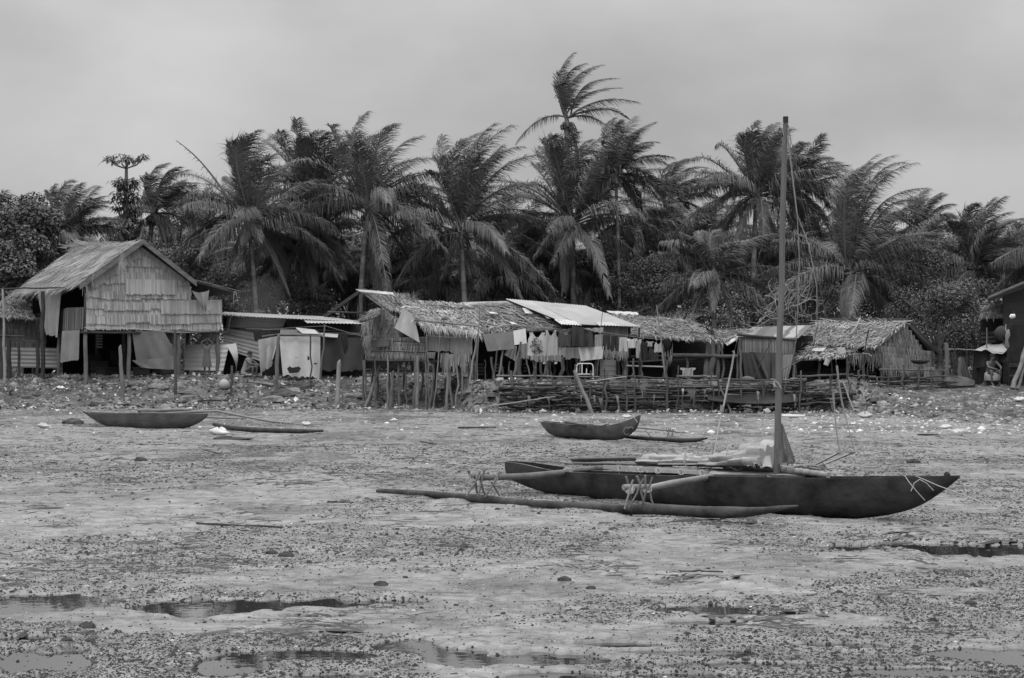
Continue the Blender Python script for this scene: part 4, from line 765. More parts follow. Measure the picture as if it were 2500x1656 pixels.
for x, Y, r_ in ((1204, 80, .04), (1222, 79.6, .05), (1268, 79.4, .11), (1302, 79.2, .05), (1322, 79.5, .06), (1332, 80.5, .04), (1345, 79.3, .05), (1354, 80, .06), (1375, 79.4, .09), (1385, 80, .05), (1390, 81, .04), (1405, 79.4, .06), (1452, 79.6, .07), (1510, 79.6, .08), (1520, 79.2, .06), (1528, 79.1, .09)):
    g = G(x, Y); part('post', 'pole', root, lambda mb: pole(mb, g-Vector((0, 0, .3)), P(x+R.uniform(-4, 4), 872, Y), r_, r_*.9, .03))
# corrugated roof hut
root = thing('corrugated_hut', G(1450, 79.5), 'hut with a bright slanting corrugated metal roof and a slatted side wall', 'hut')
part('roof', 'tin', root, lambda mb: (corrugated(mb, P(1233, 730, 82.6), P(1296, 735, 82.6), P(1420, 794, 78.8), P(1365, 783, 79.1), pitch=.1, tone=1.), corrugated(mb, P(1294, 734.4, 82.55), P(1352, 741, 82.55), P(1492, 796, 78.65), P(1416, 793, 78.75), pitch=.1, tone=.88), corrugated(mb, P(1350, 740, 82.6), P(1428, 747, 82.6), P(1563, 798, 78.6), P(1488, 795.4, 78.7), pitch=.1, tone=.95),
     corrugated(mb, P(1352, 780, 79.3), P(1402, 784, 79.2), P(1420, 795, 78.5), P(1370, 792, 78.6), pitch=.1, tone=1.35), corrugated(mb, P(1452, 786, 79.2), P(1490, 788, 79.2), P(1514, 796, 78.5), P(1462, 795, 78.5), pitch=.1, tone=1.3)))
part('wall', 'shingle', root, lambda mb: strips(mb, lambda s, z, o: Vector((s, 79-o, z)), P(1472, 0, 79).x, P(1533, 0, 79).x, P(0, 870, 79).z, P(0, 797, 79).z, .02, None, .085, (.38, .75), .06), 'wall of upright slats')
part('wall', 'thatch', root, lambda mb: thatch_wall(mb, P(1472, 846, 78.9), P(1534, 846, 78.9), P(1534, 868, 78.9), P(1472, 868, 78.9), 2, 46, .35, .03, (.5, 1.2), back=False), 'straw skirt of the wall')
part('inner_wall', 'dark_backing', root, lambda mb: (mb.slab(P(1372, 796, 79.6), P(1540, 798, 79.3), P(1540, 874, 79.3), P(1372, 874, 79.6), .04),))
for a, b, r_ in ((P(1322, 751, 81.6), P(1360, 764, 80.7), .025), (P(1380, 792, 78.8), P(1545, 799, 78.5), .03)): part('roof_batten', 'dark_wood', root, lambda mb: pole(mb, a, b, r_))
part('side_post', 'dark_wood', root, lambda mb: pole(mb, G(1560, 78.6), P(1561, 800, 78.6), .05))
# thatched hut right of it
root = thing('thatched_hut', G(1640, 80.5), 'hut with a smooth broad thatched roof and washing beneath, left of the near palm', 'hut')
def rG(mb):
    thatch(mb, P(1478, 764, 83.2), P(1690, 783, 83.2), P(1742, 832, 79.2), P(1540, 819, 79.2), 14, 96, .6, .04, .05, .55, 1.)
    for i in range(60):
        p = P(R.uniform(1600, 1700), 776+R.uniform(-2, 6), 83.1); q = p+Vector((R.gauss(.2, .25), 0, R.uniform(.05, .35))); mb.face((p, p+Vector((.04, 0, 0)), q), R.uniform(.5, 1.1))
part('roof', 'thatch', root, rG)
part('ridge_sheet', 'cloth', root, lambda mb: cloth(mb, P(1480, 759, 83.3), P(1555, 762, 83.3), P(1560, 770, 83), P(1490, 766, 83), fold=.03, tone=1.2))
part('inner_wall', 'dark_backing', root, lambda mb: (mb.slab(P(1530, 815, 81.8), P(1760, 825, 81.8), P(1760, 940, 81.8), P(1530, 940, 81.8), .05, 1.3),))
part('rail', 'pale_pole', root, lambda mb: (mb.slab(P(1530, 891, 79), P(1622, 894, 79), P(1622, 897, 79), P(1530, 894.5, 79), .04, 1.8), pole(mb, P(1530, 870, 79.4), P(1680, 868, 79.4), .03, tone=.4), pole(mb, P(1536, 884, 79.3), P(1700, 876, 79.3), .04, tone=.3), pole(mb, P(1640, 868, 79.2), P(1800, 870, 79.2), .09, tone=.3)))
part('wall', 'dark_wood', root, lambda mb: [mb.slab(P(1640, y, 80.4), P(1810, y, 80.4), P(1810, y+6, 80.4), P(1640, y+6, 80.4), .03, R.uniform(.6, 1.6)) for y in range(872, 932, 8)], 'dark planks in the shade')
for x, r_ in ((1620, .07), (1680, .06), (1722, .12), (1738, .14), (1750, .09), (1765, .05), (1562, .04), (1800, .05)):
    g = G(x, 79.3); part('post', 'pole', root, lambda mb: pole(mb, g-Vector((0, 0, .3)), P(x+R.uniform(-6, 8), 832 if x > 1700 else 872, 79.3), r_, r_*.8, .03, tone=.8))
part('hanging_straw', 'shingle', root, lambda mb: [mb.face((p, p+Vector((.04, 0, 0)), p+Vector((R.gauss(0, .06), 0, -R.uniform(.5, .9)))), R.uniform(.4, 1)) for p in [P(R.uniform(1618, 1640), 838, 79) for _ in range(28)]])
one('basket', 'dark_wood', lambda mb: mb.grid([[P(1629+math.cos(a)*r*1.0, y, 78.9+math.sin(a)*r*.015) for a in [6.283*k/10 for k in range(10)]] for y, r in ((830, 10), (842, 9), (850, 5), (856, 1))], .6, True, True), 'dark cone-shaped basket hanging from the thatched eave', 'basket')
# hut behind the mast
root = thing('tarp_roof_hut', G(1860, 80), 'hut behind the mast with a sheet roof, straw wall and slumped dark tarpaulin', 'hut')
part('roof', 'tin', root, lambda mb: [mb.slab(*[P(a, 793+(1985-a)*.01*3.5, 82.4), P(a+w_+2, 793+(1985-a)*.035, 82.4), P(a+w_-38+4, 821+(a-1800)*.03, 79.2), P(a-38, 821+(a-1800)*.03, 79.2)], .02, t) for a, w_, t in ((1838, 30, .55), (1866, 24, .2), (1888, 28, .3), (1914, 22, .7), (1934, 14, .2), (1946, 24, .85), (1968, 14, .3))], 'slanting patchwork of pale and dark roof sheets')
part('roof', 'old_thatch', root, lambda mb: (thatch(mb, P(1742, 803, 82.3), P(1862, 802, 82.3), P(1812, 820, 79.5), P(1752, 842, 79.5), 6, 34, .5, .05, .05, .4), mb.slab(P(1770, 838, 79.4), P(1808, 816, 79.6), P(1810, 822, 79.4), P(1775, 843, 79.2), .03, 2)), 'old thatch at the left side')
part('ridge_pole', 'dark_wood', root, lambda mb: (pole(mb, P(1800, 817, 79), P(1944, 831, 79), .06), pole(mb, P(1818, 800, 82.4), P(1990, 790, 82.5), .03)))
def wH(mb):
    X0 = P(1810, 0, 79.3).x; X1 = P(1936, 0, 79.3).x
    strips(mb, lambda s, z, o: Vector((s, 79.3-o, z)), X0, X1, P(0, 864, 79.3).z, P(0, 825, 79.3).z, .02, None, .035, (.3, .75), .14)
part('front_wall', 'shingle', root, wH, 'straw-fringed front wall')
part('front_tarp', 'tarp', root, lambda mb: (cloth(mb, P(1812, 860, 79.1), P(1900, 862, 79.1), P(1895, 928, 79.3), P(1858, 926, 79.3), 16, 14, .1, 1.6, tone=.7), cloth(mb, P(1885, 862, 79.2), P(1930, 864, 79.2), P(1926, 930, 79.3), P(1882, 930, 79.3), fold=.05, tone=.8), cloth(mb, P(1812, 862, 79.0), P(1838, 864, 79.0), P(1866, 926, 79.1), P(1818, 920, 79.2), fold=.04, tone=.45)), 'slumped dark tarpaulin in the doorway')
part('side_cloth', 'cloth', root, lambda mb: cloth(mb, P(1912, 866, 79), P(1936, 866, 79), P(1922, 932, 79), P(1908, 932, 79), fold=.04, tone=.6), 'pale curtain at the right jamb')
part('inner_wall', 'dark_backing', root, lambda mb: (mb.slab(P(1750, 822, 81.5), P(1985, 820, 81.5), P(1985, 945, 81.5), P(1750, 945, 81.5), .05)))
for x in (1808, 1938): g = G(x, 79.2); part('post', 'pole', root, lambda mb: pole(mb, g-Vector((0, 0, .2)), P(x, 826, 79.2), .06, .05))
# gabled thatch hut
root = thing('thatched_hut', G(2110, 82), 'gabled straw hut on the right with a pale rafter board and low awning', 'hut')
A1, B1, C1, D1 = P(1998, 785, 85), P(2216, 786, 82.2), P(2138, 848, 79.9), P(1940, 835, 82)
def rI(mb):
    thatch(mb, A1, B1, C1, D1, 13, 90, .55, .05, .06, .55, 1.)
    for i in range(60):
        p = A1.lerp(B1, R.random()); q = p+Vector((R.gauss(0, .3), R.uniform(-.3, .1), R.uniform(.0, .25))); mb.face((p, p+Vector((.04, 0, .03)), q), R.uniform(.7, 1.4))
part('roof', 'thatch', root, rI)
part('roof', 'dark_backing', root, lambda mb: (mb.slab(B1+Vector((0, 0, .03)), P(2292, 866, 84.2), P(2150, 850, 88), A1+Vector((0, 0, .03)), .12, 1.5),), 'dark far roof slope seen edge-on')
part('rafter_board', 'pale_pole', root, lambda mb: (mb.slab(P(2214, 790, 82.1), P(2222, 790, 82.2), P(2284, 858, 84), P(2268, 856, 84), -.04, .75), pole(mb, P(2180, 786, 82.4), P(2226, 784, 82), .035, tone=1.4), pole(mb, P(2100, 777, 83), P(2078, 815, 81.5), .03)))
part('gable_wall', 'thatch', root, lambda mb: (thatch_wall(mb, P(2196, 798, 82), P(2216, 796, 82.3), P(2258, 855, 83.6), P(2150, 848, 80.6), 5, 46, .55, .035, (.35, 1.1)), thatch_wall(mb, P(2150, 845, 80.4), P(2276, 858, 83.7), P(2280, 915, 83.7), P(2150, 905, 80.4), 4, 80, .5, .035, (.35, 1.1))), 'straw gable wall')
part('front_wall', 'thatch', root, lambda mb: (thatch_wall(mb, P(2112, 850, 80.3), P(2152, 846, 80.3), P(2150, 880, 80.3), P(2115, 880, 80.3), 2, 24, .55, .035, (.25, .8)), thatch_wall(mb, P(2068, 862, 80.1), P(2110, 862, 80.1), P(2110, 886, 80.1), P(2068, 886, 80.1), 1, 30, .55, .03, (.4, 1.0), back=False)), 'straw bundles hanging under the eave')
part('awning', 'thatch', root, lambda mb: thatch(mb, P(1975, 846, 81.2), P(2110, 850, 81), P(2062, 872, 79.5), P(1938, 877, 79.5), 6, 46, .45, .05, .05, .4, .9), 'low thatched awning')
part('awning_patch', 'white_cloth', root, lambda mb: (mb.slab(P(1984, 851, 80.6), P(2016, 849, 80.7), P(2010, 857, 80.3), P(1980, 857, 80.3), .015, .65), mb.slab(P(2044, 848, 80.3), P(2063, 848, 80.3), P(2066, 864, 79.8), P(2046, 864, 79.8), .02, .3)))
part('inner_wall', 'dark_backing', root, lambda mb: (mb.slab(P(1942, 832, 82.4), P(2160, 850, 82.2), P(2160, 950, 82.2), P(1942, 950, 82.4), .05), mb.slab(P(2150, 850, 80.6), P(2278, 862, 83.9), P(2278, 935, 83.9), P(2150, 935, 80.6), .05, 1.2)))
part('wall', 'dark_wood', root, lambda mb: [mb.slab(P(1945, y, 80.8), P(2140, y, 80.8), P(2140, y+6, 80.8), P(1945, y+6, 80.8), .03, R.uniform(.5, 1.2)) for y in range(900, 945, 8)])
for x, Y in ((1942, 79.7), (2000, 79.8), (2068, 79.7), (2108, 80), (2152, 80.3), (2278, 83.6), (2215, 82.2)): g = G(x, Y); part('post', 'dark_wood', root, lambda mb: pole(mb, g-Vector((0, 0, .2)), P(x, 860, Y), .06, .05, tone=1.6))
part('brace_pole', 'dark_wood', root, lambda mb: (pole(mb, P(2122, 805, 79.6), P(2110, 862, 79.6), .025), mb.tube([P(2106, 863, 79.6), P(2122, 865, 79.5), P(2129, 871, 79.5)], .02, 5, 6)))
lone('rag', 'cloth', 'pale sheet draped at the foot of the straw gable', 'cloth', ((2258, 896, 82.8), (2282, 896, 83), (2280, 925, 83), (2256, 925, 82.8)), fold=.04, tone=.6)
lone('blanket', 'mid_cloth', 'grey blanket hung on the rail before the straw gable', 'cloth', ((2170, 872, 79.9), (2220, 876, 80.2), (2212, 915, 80.2), (2195, 915, 79.9)), fold=.08, freq=2, rag=.1, tone=.8)
one('bucket', 'plastic', lambda mb: (mb.tube([P(2016, 892, 79.3), P(2022, 877, 79.3)], [.09, .11], 12, .75, True), mb.tube([P(2017, 877, 79.3), P(2022, 868, 79.3), P(2029, 879, 79.3)], .006, 4)), 'pale bucket hanging under the low awning', 'bucket')
# house at the right edge
root = thing('dark_house', G(2500, 83), 'dark-walled house cut off by the right edge with a sloping roof', 'house')
part('wall', 'board', root, lambda mb: (mb.slab(P(2450, 722, 83), P(2640, 660, 83), P(2640, 945, 83), P(2450, 945, 83), .1, .40)), 'flat dark wall')
part('roof', 'board', root, lambda mb: (mb.slab(P(2412, 725, 82), P(2640, 628, 82), P(2640, 634, 82), P(2412, 731, 82), .1, .7), mb.slab(P(2412, 724, 82), P(2640, 627, 82), P(2640, 640, 88), P(2412, 735, 88), -.06, 1.2)))
part('lower_roof', 'thatch', root, lambda mb: (thatch(mb, P(2398, 748, 84.5), P(2450, 740, 84.5), P(2450, 772, 83.2), P(2392, 775, 83.2), 5, 24, .4, .04, .05, .3, tone=(.3, .8)), mb.slab(P(2386, 762, 83.2), P(2450, 742, 83.2), P(2450, 748, 83.2), P(2392, 766, 83.2), .05, .3)))
part('lean_to', 'dark_backing', root, lambda mb: (mb.slab(P(2395, 776, 84), P(2452, 776, 84), P(2452, 950, 84), P(2385, 950, 84), .1, .8)))
part('lean_to_wall', 'dark_wood', root, lambda mb: [mb.slab(P(2395, y, 83.8), P(2432, y-3, 83.8), P(2432, y+4, 83.8), P(2395, y+6, 83.8), .03, 1.4) for y in (812, 822, 832)])
root = thing('platform', G(2500, 80), 'dark raised timber platform at the right edge with leaning poles', 'platform')
part('frame', 'dark_wood', root, lambda mb: (mb.slab(P(2466, 794, 80), P(2620, 790, 80), P(2620, 1000, 80), P(2466, 1000, 80), .5, .5), [mb.slab(P(2464, y, 79.95), P(2620, y, 79.95), P(2620, y+3, 79.95), P(2464, y+3, 79.95), -.05, 1.3) for y in (888, 893, 916, 940)]))
part('leaning_pole', 'pole', root, lambda mb: pole(mb, G(2472, 77.6), P(2506, 845, 79.3), .09, .08, .02, 8)); part('leaning_pole', 'pole', root, lambda mb: pole(mb, G(2484, 77.6), P(2512, 860, 79.3), .06, .05, .02, 8, tone=.7))
one('sagging_awning', 'cloth', lambda mb: cloth(mb, P(2418, 838, 84), P(2468, 828, 83), P(2466, 858, 81.2), P(2378, 852, 81.4), 14, 8, .05, 1.5, sag=.12, tone=.85), 'pale sagging cloth awning over the seated figure at the right', 'awning')
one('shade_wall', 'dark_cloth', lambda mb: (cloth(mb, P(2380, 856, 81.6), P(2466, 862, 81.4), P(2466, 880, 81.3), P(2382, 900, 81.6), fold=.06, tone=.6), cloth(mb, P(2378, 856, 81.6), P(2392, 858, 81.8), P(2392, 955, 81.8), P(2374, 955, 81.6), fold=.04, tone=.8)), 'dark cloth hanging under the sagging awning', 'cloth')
def bundle(mb):
    rows = []
    for y, r_ in ((796, .05), (800, .16), (812, .3), (824, .22), (832, .1)): rows.append([P(2452, y, 79.6)+Vector((math.cos(a)*r_-.1, math.sin(a)*r_*.7, 0)) for a in [6.283*k/10 for k in range(10)]])
    mb.grid(rows, 1., True, True); mb.face(rows[0]); mb.face(rows[-1])
one('float_bundle', 'dark_cloth', bundle, 'dark round bundle tied to the platform corner at the right', 'bundle')
one('plastic_bottle', 'plastic', lambda mb: mb.tube([P(2466, 776, 79.7), P(2470, 773, 79.7), P(2478, 771, 79.7)], [.05, .1, .07], 10, 1.1), 'white plastic bottle stuck on a stick above the platform corner', 'bottle')
one('stick', 'dark_wood', lambda mb: pole(mb, P(2466, 800, 79.7), P(2474, 756, 79.7), .02), 'short stick carrying the white bottle above the platform', 'stick')
one('mesh_bag', 'mid_cloth', lambda mb: (mb.tube([P(2462, 805, 79.5), P(2460, 818, 79.4), P(2458, 830, 79.4), P(2458, 846, 79.4), P(2460, 852, 79.4)], [.03, .1, .05, .1, .03], 10, .9), mb.tube([P(2456, 792, 79.4), P(2455, 805, 79.4), P(2458, 812, 79.4)], .015, 5, 2)), 'knotted grey bag hanging from the platform corner', 'bag')
# nets and posts right of the gabled hut
for i, (q, lb) in enumerate([(((2268, 905, 80), (2292, 905, 80), (2312, 965, 79), (2290, 962, 79.4)), 'dark fishing net draped over the fence end right of the straw gable'), (((2316, 860, 82), (2334, 862, 82), (2340, 905, 82), (2322, 895, 82)), 'dark net strip hanging from the crossbar right of the straw gable'),
        (((2342, 870, 81.5), (2352, 872, 81.5), (2378, 950, 81), (2358, 950, 81)), 'dark net falling diagonally beside the seated figure')]): lone('fishing_net', 'net', lb, 'fishing net', q, 'nets hung between the right-hand huts', fold=.07, freq=2.5, rag=.06, tone=1.1)
for i, (x0, y0, x1, Yp, r_, m_, lb) in enumerate([(2310, 838, 2312, 81, .1, 'pole', 'thick weathered post right of the straw gable'), (2331, 832, 2330, 81.5, .03, 'dark_wood', 'thin dark stake behind the hanging nets'), (2342, 874, 2346, 81, .09, 'pole', 'short thick post between the nets'),
        (2360, 830, 2362, 82.5, .03, 'dark_wood', 'thin dark stake beside the net falling diagonally'), (2409, 800, 2409, 82.6, .03, 'pole', 'slim grey pole left of the sagging awning')]):
    one('upright_post', m_, lambda mb: pole(mb, G(x1, Yp)-Vector((0, 0, .2)), P(x0, y0, Yp), r_, r_*.8), lb, 'post')
one('crossbar', 'pole', lambda mb: pole(mb, P(2316, 853, 81.9), P(2380, 855, 81.9), .035, tone=1.3), 'pale horizontal crossbar right of the straw gable', 'pole')
# ---------------------------------------------------------------- stick fences
R.seed(55)
def fence(px0, px1, Y0, Y1, ys, yr, stakes, label, dens=1., slack=4, rag_n=0, thick=.03, base_y=1003):
    g = G((px0+px1)/2, (Y0+Y1)/2); root = thing('stick_fence', g, label, 'fence', 'stick fences along the top of the shore')
    def Yx(x): return -.1+Y0+(Y1-Y0)*(x-px0)/(px1-px0)
    k = 0
    for y in ys:
        a = px0+R.uniform(-6, 30); 
        while a < px1-30 and k < 70:
            b = min(px1+8, a+R.uniform(90, 260)); ya = y+R.uniform(-slack, slack); yb = y+R.uniform(-slack, slack)+yr*(b-a)/(px1-px0)
            r_ = thick*R.uniform(.6, 1.5); t = R.uniform(.8, 3.4)
            part('rail', 'dark_wood', root, lambda mb: pole(mb, P(a, ya, Yx(a)-R.uniform(.05, .18)), P(b, yb, Yx(b)-R.uniform(.05, .18)), r_, r_*.7, .03, 5, 5, t)); k += 1
            a = b-R.uniform(0, 50)
    for (x, y, r_) in stakes:
        Y = Yx(x)-.25; gg = G(x, Y); t = R.uniform(.7, 1.2)
        part('stake', 'pole', root, lambda mb: pole(mb, gg-Vector((0, 0, .15)), P(x+R.uniform(-6, 6), y, Y), r_, r_*.75, .03, 6, 5, t*.65))
    return root
fence(1215, 1480, 76, 75.3, [921, 934, 941, 950, 958, 968, 976, 984], -3, [(1217, 938, .02), (1250, 905, .05), (1290, 925, .04), (1308, 898, .06), (1346, 920, .04), (1380, 962, .03), (1400, 890, .05), (1438, 905, .04), (1472, 900, .04)], 'loose stick fence below the patched hut, nearest the open rubble', slack=5)
fence(1470, 1745, 75.3, 75.2, [921, 930, 936, 943, 951, 958, 966, 972, 980], 4, [(1478, 905, .05), (1532, 903, .035), (1550, 912, .045), (1628, 880, .055), (1654, 893, .03), (1668, 935, .03), (1700, 945, .03), (1740, 915, .04)], 'dense stick fence under the smooth thatched hut left of the near palm', slack=4)
fence(1735, 1960, 75.2, 75.4, [926, 933, 938, 943, 948, 953, 957, 962, 967, 972, 976], 3, [(1754, 880, .04), (1808, 925, .05), (1862, 930, .04), (1866, 925, .03), (1906, 920, .03), (1950, 905, .045)], 'close-woven stick fence behind the lower mast', slack=2.5, thick=.036)
fence(1945, 2130, 75.4, 77.5, [918, 936, 944, 950, 956, 962, 968, 974, 980, 986], -6, [(1966, 915, .04), (2022, 918, .05), (2042, 922, .05), (2075, 885, .06), (2095, 905, .05), (2120, 905, .03)], 'woven stick fence right of the mast under the low awning', slack=4, thick=.032)
fence(2120, 2300, 77.5, 79.5, [906, 920, 932, 942, 950, 958, 964], 2, [(2140, 922, .05), (2168, 905, .05), (2206, 890, .05), (2242, 895, .05), (2275, 900, .04)], 'low stick fence in front of the straw gable on the right', slack=5, thick=.032)
def seawall(mb):
    for i in range(620):
        x = R.uniform(1215, 2120); Yb = 75.4 if x < 1960 else 75.4+(x-1960)/160*1.8; y = R.uniform(945, 1004) if x < 1960 else R.uniform(960, 985)
        pole(mb, P(x, y, Yb-.05-R.random()*.3), P(x+R.uniform(15, 70), y+R.uniform(-4, 4), Yb-.05-R.random()*.3), R.uniform(.02, .05), .02, .05, 5, 3, R.uniform(.3, 2.2))
tag(one('driftwood_wall', 'dark_wood', seawall, 'dark tangle of sticks packed along the foot of the fences', 'brushwood'), 'dark tangle of sticks packed along the foot of the fences', 'brushwood', kind='stuff')
one('canoe_wreck', 'hull', lambda mb: mb.grid([[P(1728+220*t, 968+4*t+16*math.sin(a)*(.35+.65*math.sin(math.pi*min(1, .1+t*.8))), 74.9+.25*(1-math.cos(a))*0-.3*math.sin(a)) for a in [-1.2+2.6*k/8 for k in range(9)]] for t in [i/14 for i in range(15)]], .7, True), 'long dark upturned hull lying against the close-woven fence behind the mast', 'canoe')
# fence rags
for i, (x, y, w_, h_, t, m_, lb) in enumerate([(1508, 967, 12, 26, .9, 'cloth', 'pale ragged cloth hanging low on the dense stick fence'), (1452, 968, 8, 22, .7, 'cloth', 'narrow pale rag on the fence below the metal bed frame'), (1468, 975, 14, 26, .5, 'cloth', 'frayed straw-like rag right of the narrow pale rag'), (1292, 968, 10, 18, .6, 'cloth', 'small light rag where the long slanting pole crosses the fence'),
        (1278, 960, 10, 14, .4, 'mid_cloth', 'dark stone-shaped rag hooked on the loose fence'), (1216, 970, 12, 22, .6, 'cloth', 'rag on the first stake of the loose fence'), (1597, 966, 5, 26, .8, 'cloth', 'thin pale strip hanging by the tall pole'), (1722, 953, 9, 18, 1.0, 'mid_cloth', 'light grey rag at the join of the dense and the woven fence'),
        (1690, 955, 26, 30, .6, 'mid_cloth', 'tangled grey net rag on the fence left of the near palm'), (1852, 957, 8, 26, .7, 'cloth', 'forked pale rag on the woven fence behind the mast'), (1668, 953, 8, 12, 1.3, 'cloth', 'small bright rag on the fence under the basket'), (1572, 945, 20, 22, .8, 'mid_cloth', 'two-legged pale garment thrown on the dense fence'), (2076, 925, 10, 24, .5, 'cloth', 'sleeve-like rag on the fence under the hanging straw'),
        (1940, 965, 6, 22, .7, 'cloth', 'thin white strip on the fence just right of the mast'), (2030, 975, 8, 30, .8, 'cloth', 'white frayed rag low on the fence under the bucket'), (2135, 960, 8, 26, .6, 'cloth', 'pale strip on the low fence left of the straw gable'), (2168, 970, 7, 18, .8, 'cloth', 'bright scrap low on the fence before the straw gable'), (2110, 962, 6, 18, .8, 'cloth', 'pale twisted rag where the right fences meet'), (1340, 972, 14, 22, .5, 'cloth', 'faded scrap on the loose fence right of the slanting pole'), (1420, 968, 6, 18, .8, 'cloth', 'slim white rag beside the leaning stake')]):
    Y = 75 if x < 1960 else 75+(x-1960)/340*3.4
    lone('rag', m_, lb, 'cloth', ((x-w_*.5, y-3, Y-.25), (x+w_*R.uniform(.1, .5), y+R.uniform(-4, 3), Y-.25), (x+w_*R.uniform(-.2, .6), y+h_*R.uniform(.8, 1.3), Y-.4), (x-w_*R.uniform(-.1, .5), y+h_*R.uniform(.5, 1.1), Y-.4)), 'rags hung on the stick fences', nx=9, ny=8, fold=.05, freq=1.7, rag=.22, tone=t*.75)
one('slanting_pole', 'pale_pole', lambda mb: pole(mb, P(1194, 991, 74.2), P(1356, 969, 74.7), .025, .02, .02, 6, 7, .9), 'long pale pole lying slanted across the foot of the loose fence', 'pole')
one('slanting_pole', 'pale_pole', lambda mb: pole(mb, P(1430, 932, 74.9), P(1530, 920, 74.9), .02, .02, .02, 6, 6, 1.2), 'short pale pole tied across the top rails near the bed frame', 'pole')
# ---------------------------------------------------------------- mooring posts
for i, (xt, yt, xb, yb, Y, r_, m_, t, lb) in enumerate([
    (293, 850, 300, 962, 81.2, .085, 'pole', 1.2, 'stout stake with a notched top in front of the tall hut'), (427, 805, 429, 968, 81, .065, 'dark_wood', 1.6, 'tall dark stake reaching the floor line of the tall hut'), (566, 893, 564, 962, 81.2, .06, 'dark_wood', 1.6, 'short dark stake by the pale ball'),
    (680, 822, 672, 972, 81.3, .085, 'pole', 1.0, 'thick stake leaning against the left corner of the white tent'), (828, 886, 823, 993, 79.5, .10, 'pale_pole', .9, 'pale thick stake standing alone right of the white tent'), (928, 892, 888, 997, 79.6, .07, 'pale_pole', .6, 'strongly leaning stake left of the thatched hut'),
    (959, 912, 954, 1000, 79.4, .085, 'pole', 1., 'dark-topped stake between the leaning stake and the thatched hut'), (1020, 868, 1018, 1000, 79, .07, 'pale_pole', .75, 'knotty pale stake in front of the cloth-walled hut'), (1093, 862, 1090, 990, 78.3, .06, 'pale_pole', .7, 'crooked pale stake below the hanging straw skirt'),
    (1041, 800, 1048, 952, 78.3, .03, 'pole', 1., 'thin pole reaching the eave at the left jamb of the cloth-walled hut'), (1078, 784, 1058, 952, 78.2, .03, 'pole', 1.2, 'slim stick leaning from the eave batten of the shaggy hut'), (1171, 748, 1164, 822, 78.2, .02, 'pole', 1.2, 'thin stick standing up through the eave of the shaggy hut'), (1166, 820, 1160, 945, 78.2, .04, 'dark_wood', 2., 'dark pole under the right eave corner of the shaggy hut'),
    (1164, 822, 1142, 940, 78.0, .05, 'pale_pole', .7, 'pale pole leaning under the right eave corner of the shaggy hut'), (1127, 868, 1130, 975, 78, .04, 'pale_pole', .6, 'thin stake right of the straw skirt'), (1272, 835, 1248, 1000, 76.2, .05, 'dark_wood', 2.2, 'dark pole leaning past the white box below the washing'),
    (1228, 850, 1214, 940, 78, .04, 'pale_pole', .6, 'pale stick propped under the draped sheet'), (1402, 905, 1453, 1020, 73.8, .075, 'pale_pole', .6, 'long stake leaning right in front of the loose fence'), (1603, 745, 1628, 900, 77.5, .03, 'pale_pole', .6, 'tall crooked pole leaning over the smooth thatched roof'),
    (1471, 763, 1456, 805, 78.2, .02, 'pale_pole', .8, 'short thin stick rising above the corrugated roof edge'), (1888, 820, 1830, 925, 78.3, .018, 'dark_wood', .8, 'thin dark stick leaning across the slumped tarpaulin'), (1440, 850, 1425, 890, 78, .02, 'dark_wood', 1., 'thin dark stick under the white cloths'), (2057, 930, 2092, 1005, 75, .03, 'pale_pole', 1., 'thin pale stick leaning out from the right fence'), (1750, 925, 1792, 1010, 74.6, .04, 'pole', 1., 'stick propped against the fence left of the light rope pole')]):
    g = G(xb, Y)
    mb = MB(); pole(mb, g-Vector((0, 0, .2)), P(xt, yt, Y+(0 if abs(xt-xb) < 15 else .4)), r_, r_*.75, .013, 8, 7, t)
    if r_ > .08: mb.tube([P(xt, yt, Y), P(xt+2, yt-8, Y)], [r_*.7, r_*.2], 7, t)
    tag(mb.build('wooden_stake', m_), lb, 'stake', 'stakes and poles standing before the huts')
R.seed(404)
for i in range(34):
    x = R.uniform(1170, 1570) if i < 22 else R.uniform(900, 1160); Y = R.uniform(77.4, 80.5); g = G(x, Y); yt = R.uniform(850, 885)
    parent_ = [o for o in SC.objects if o.get('label', '').startswith('long hut with a patched' if i < 22 else 'shaggy thatched hut on low stilts')][0]
    mb = MB(); pole(mb, g-Vector((0, 0, .2)), P(x+R.gauss(0, 8), yt, Y), R.uniform(.025, .06), None, .025, 6, 6, R.uniform(.5, 1.5)); mb.build('post', 'pole', parent_)
# ---------------------------------------------------------------- washing and things under the huts
def wline(name, pts, lb): one(name, 'rope', lambda mb: mb.tube([P(*p) for p in pts], .008, 4, .6), lb, 'rope')
wline('washing_line', [(1040, 820, 78.2), (1100, 824, 78.2), (1165, 822, 78.2), (1255, 808, 78.2), (1300, 800, 78.2), (1400, 806, 78.2), (1475, 812, 78.3), (1560, 824, 78.4), (1620, 830, 78.4)], 'washing line strung along the fronts of the middle huts')
wline('cord', [(640, 806, 82.8), (720, 800, 82.8), (794, 796, 82.8), (850, 812, 82.8), (888, 822, 82.8)], 'cord strung to the tent corner post')
GW = 'washing hung out on the line before the middle huts'
lone('bed_sheet', 'mid_cloth', 'wide grey speckled sheet on the washing line, leftmost piece', 'sheet', ((1178, 816, 78), (1254, 810, 78), (1257, 852, 77.9), (1190, 858, 77.9)), GW, fold=.04, freq=2, tone=.85)
lone('towel', 'white_cloth', 'white square towel next to the grey speckled sheet', 'towel', ((1253, 808, 77.8), (1283, 803, 77.8), (1286, 838, 77.75), (1256, 843, 77.75)), GW, fold=.02, freq=1, tone=.95)
lone('hanging_cloth', 'cloth', 'light cloth hanging in a point under the white towel', 'cloth', ((1240, 852, 78.2), (1262, 845, 78.2), (1258, 882, 78.2), (1230, 866, 78.2)), GW, fold=.05, tone=.9)
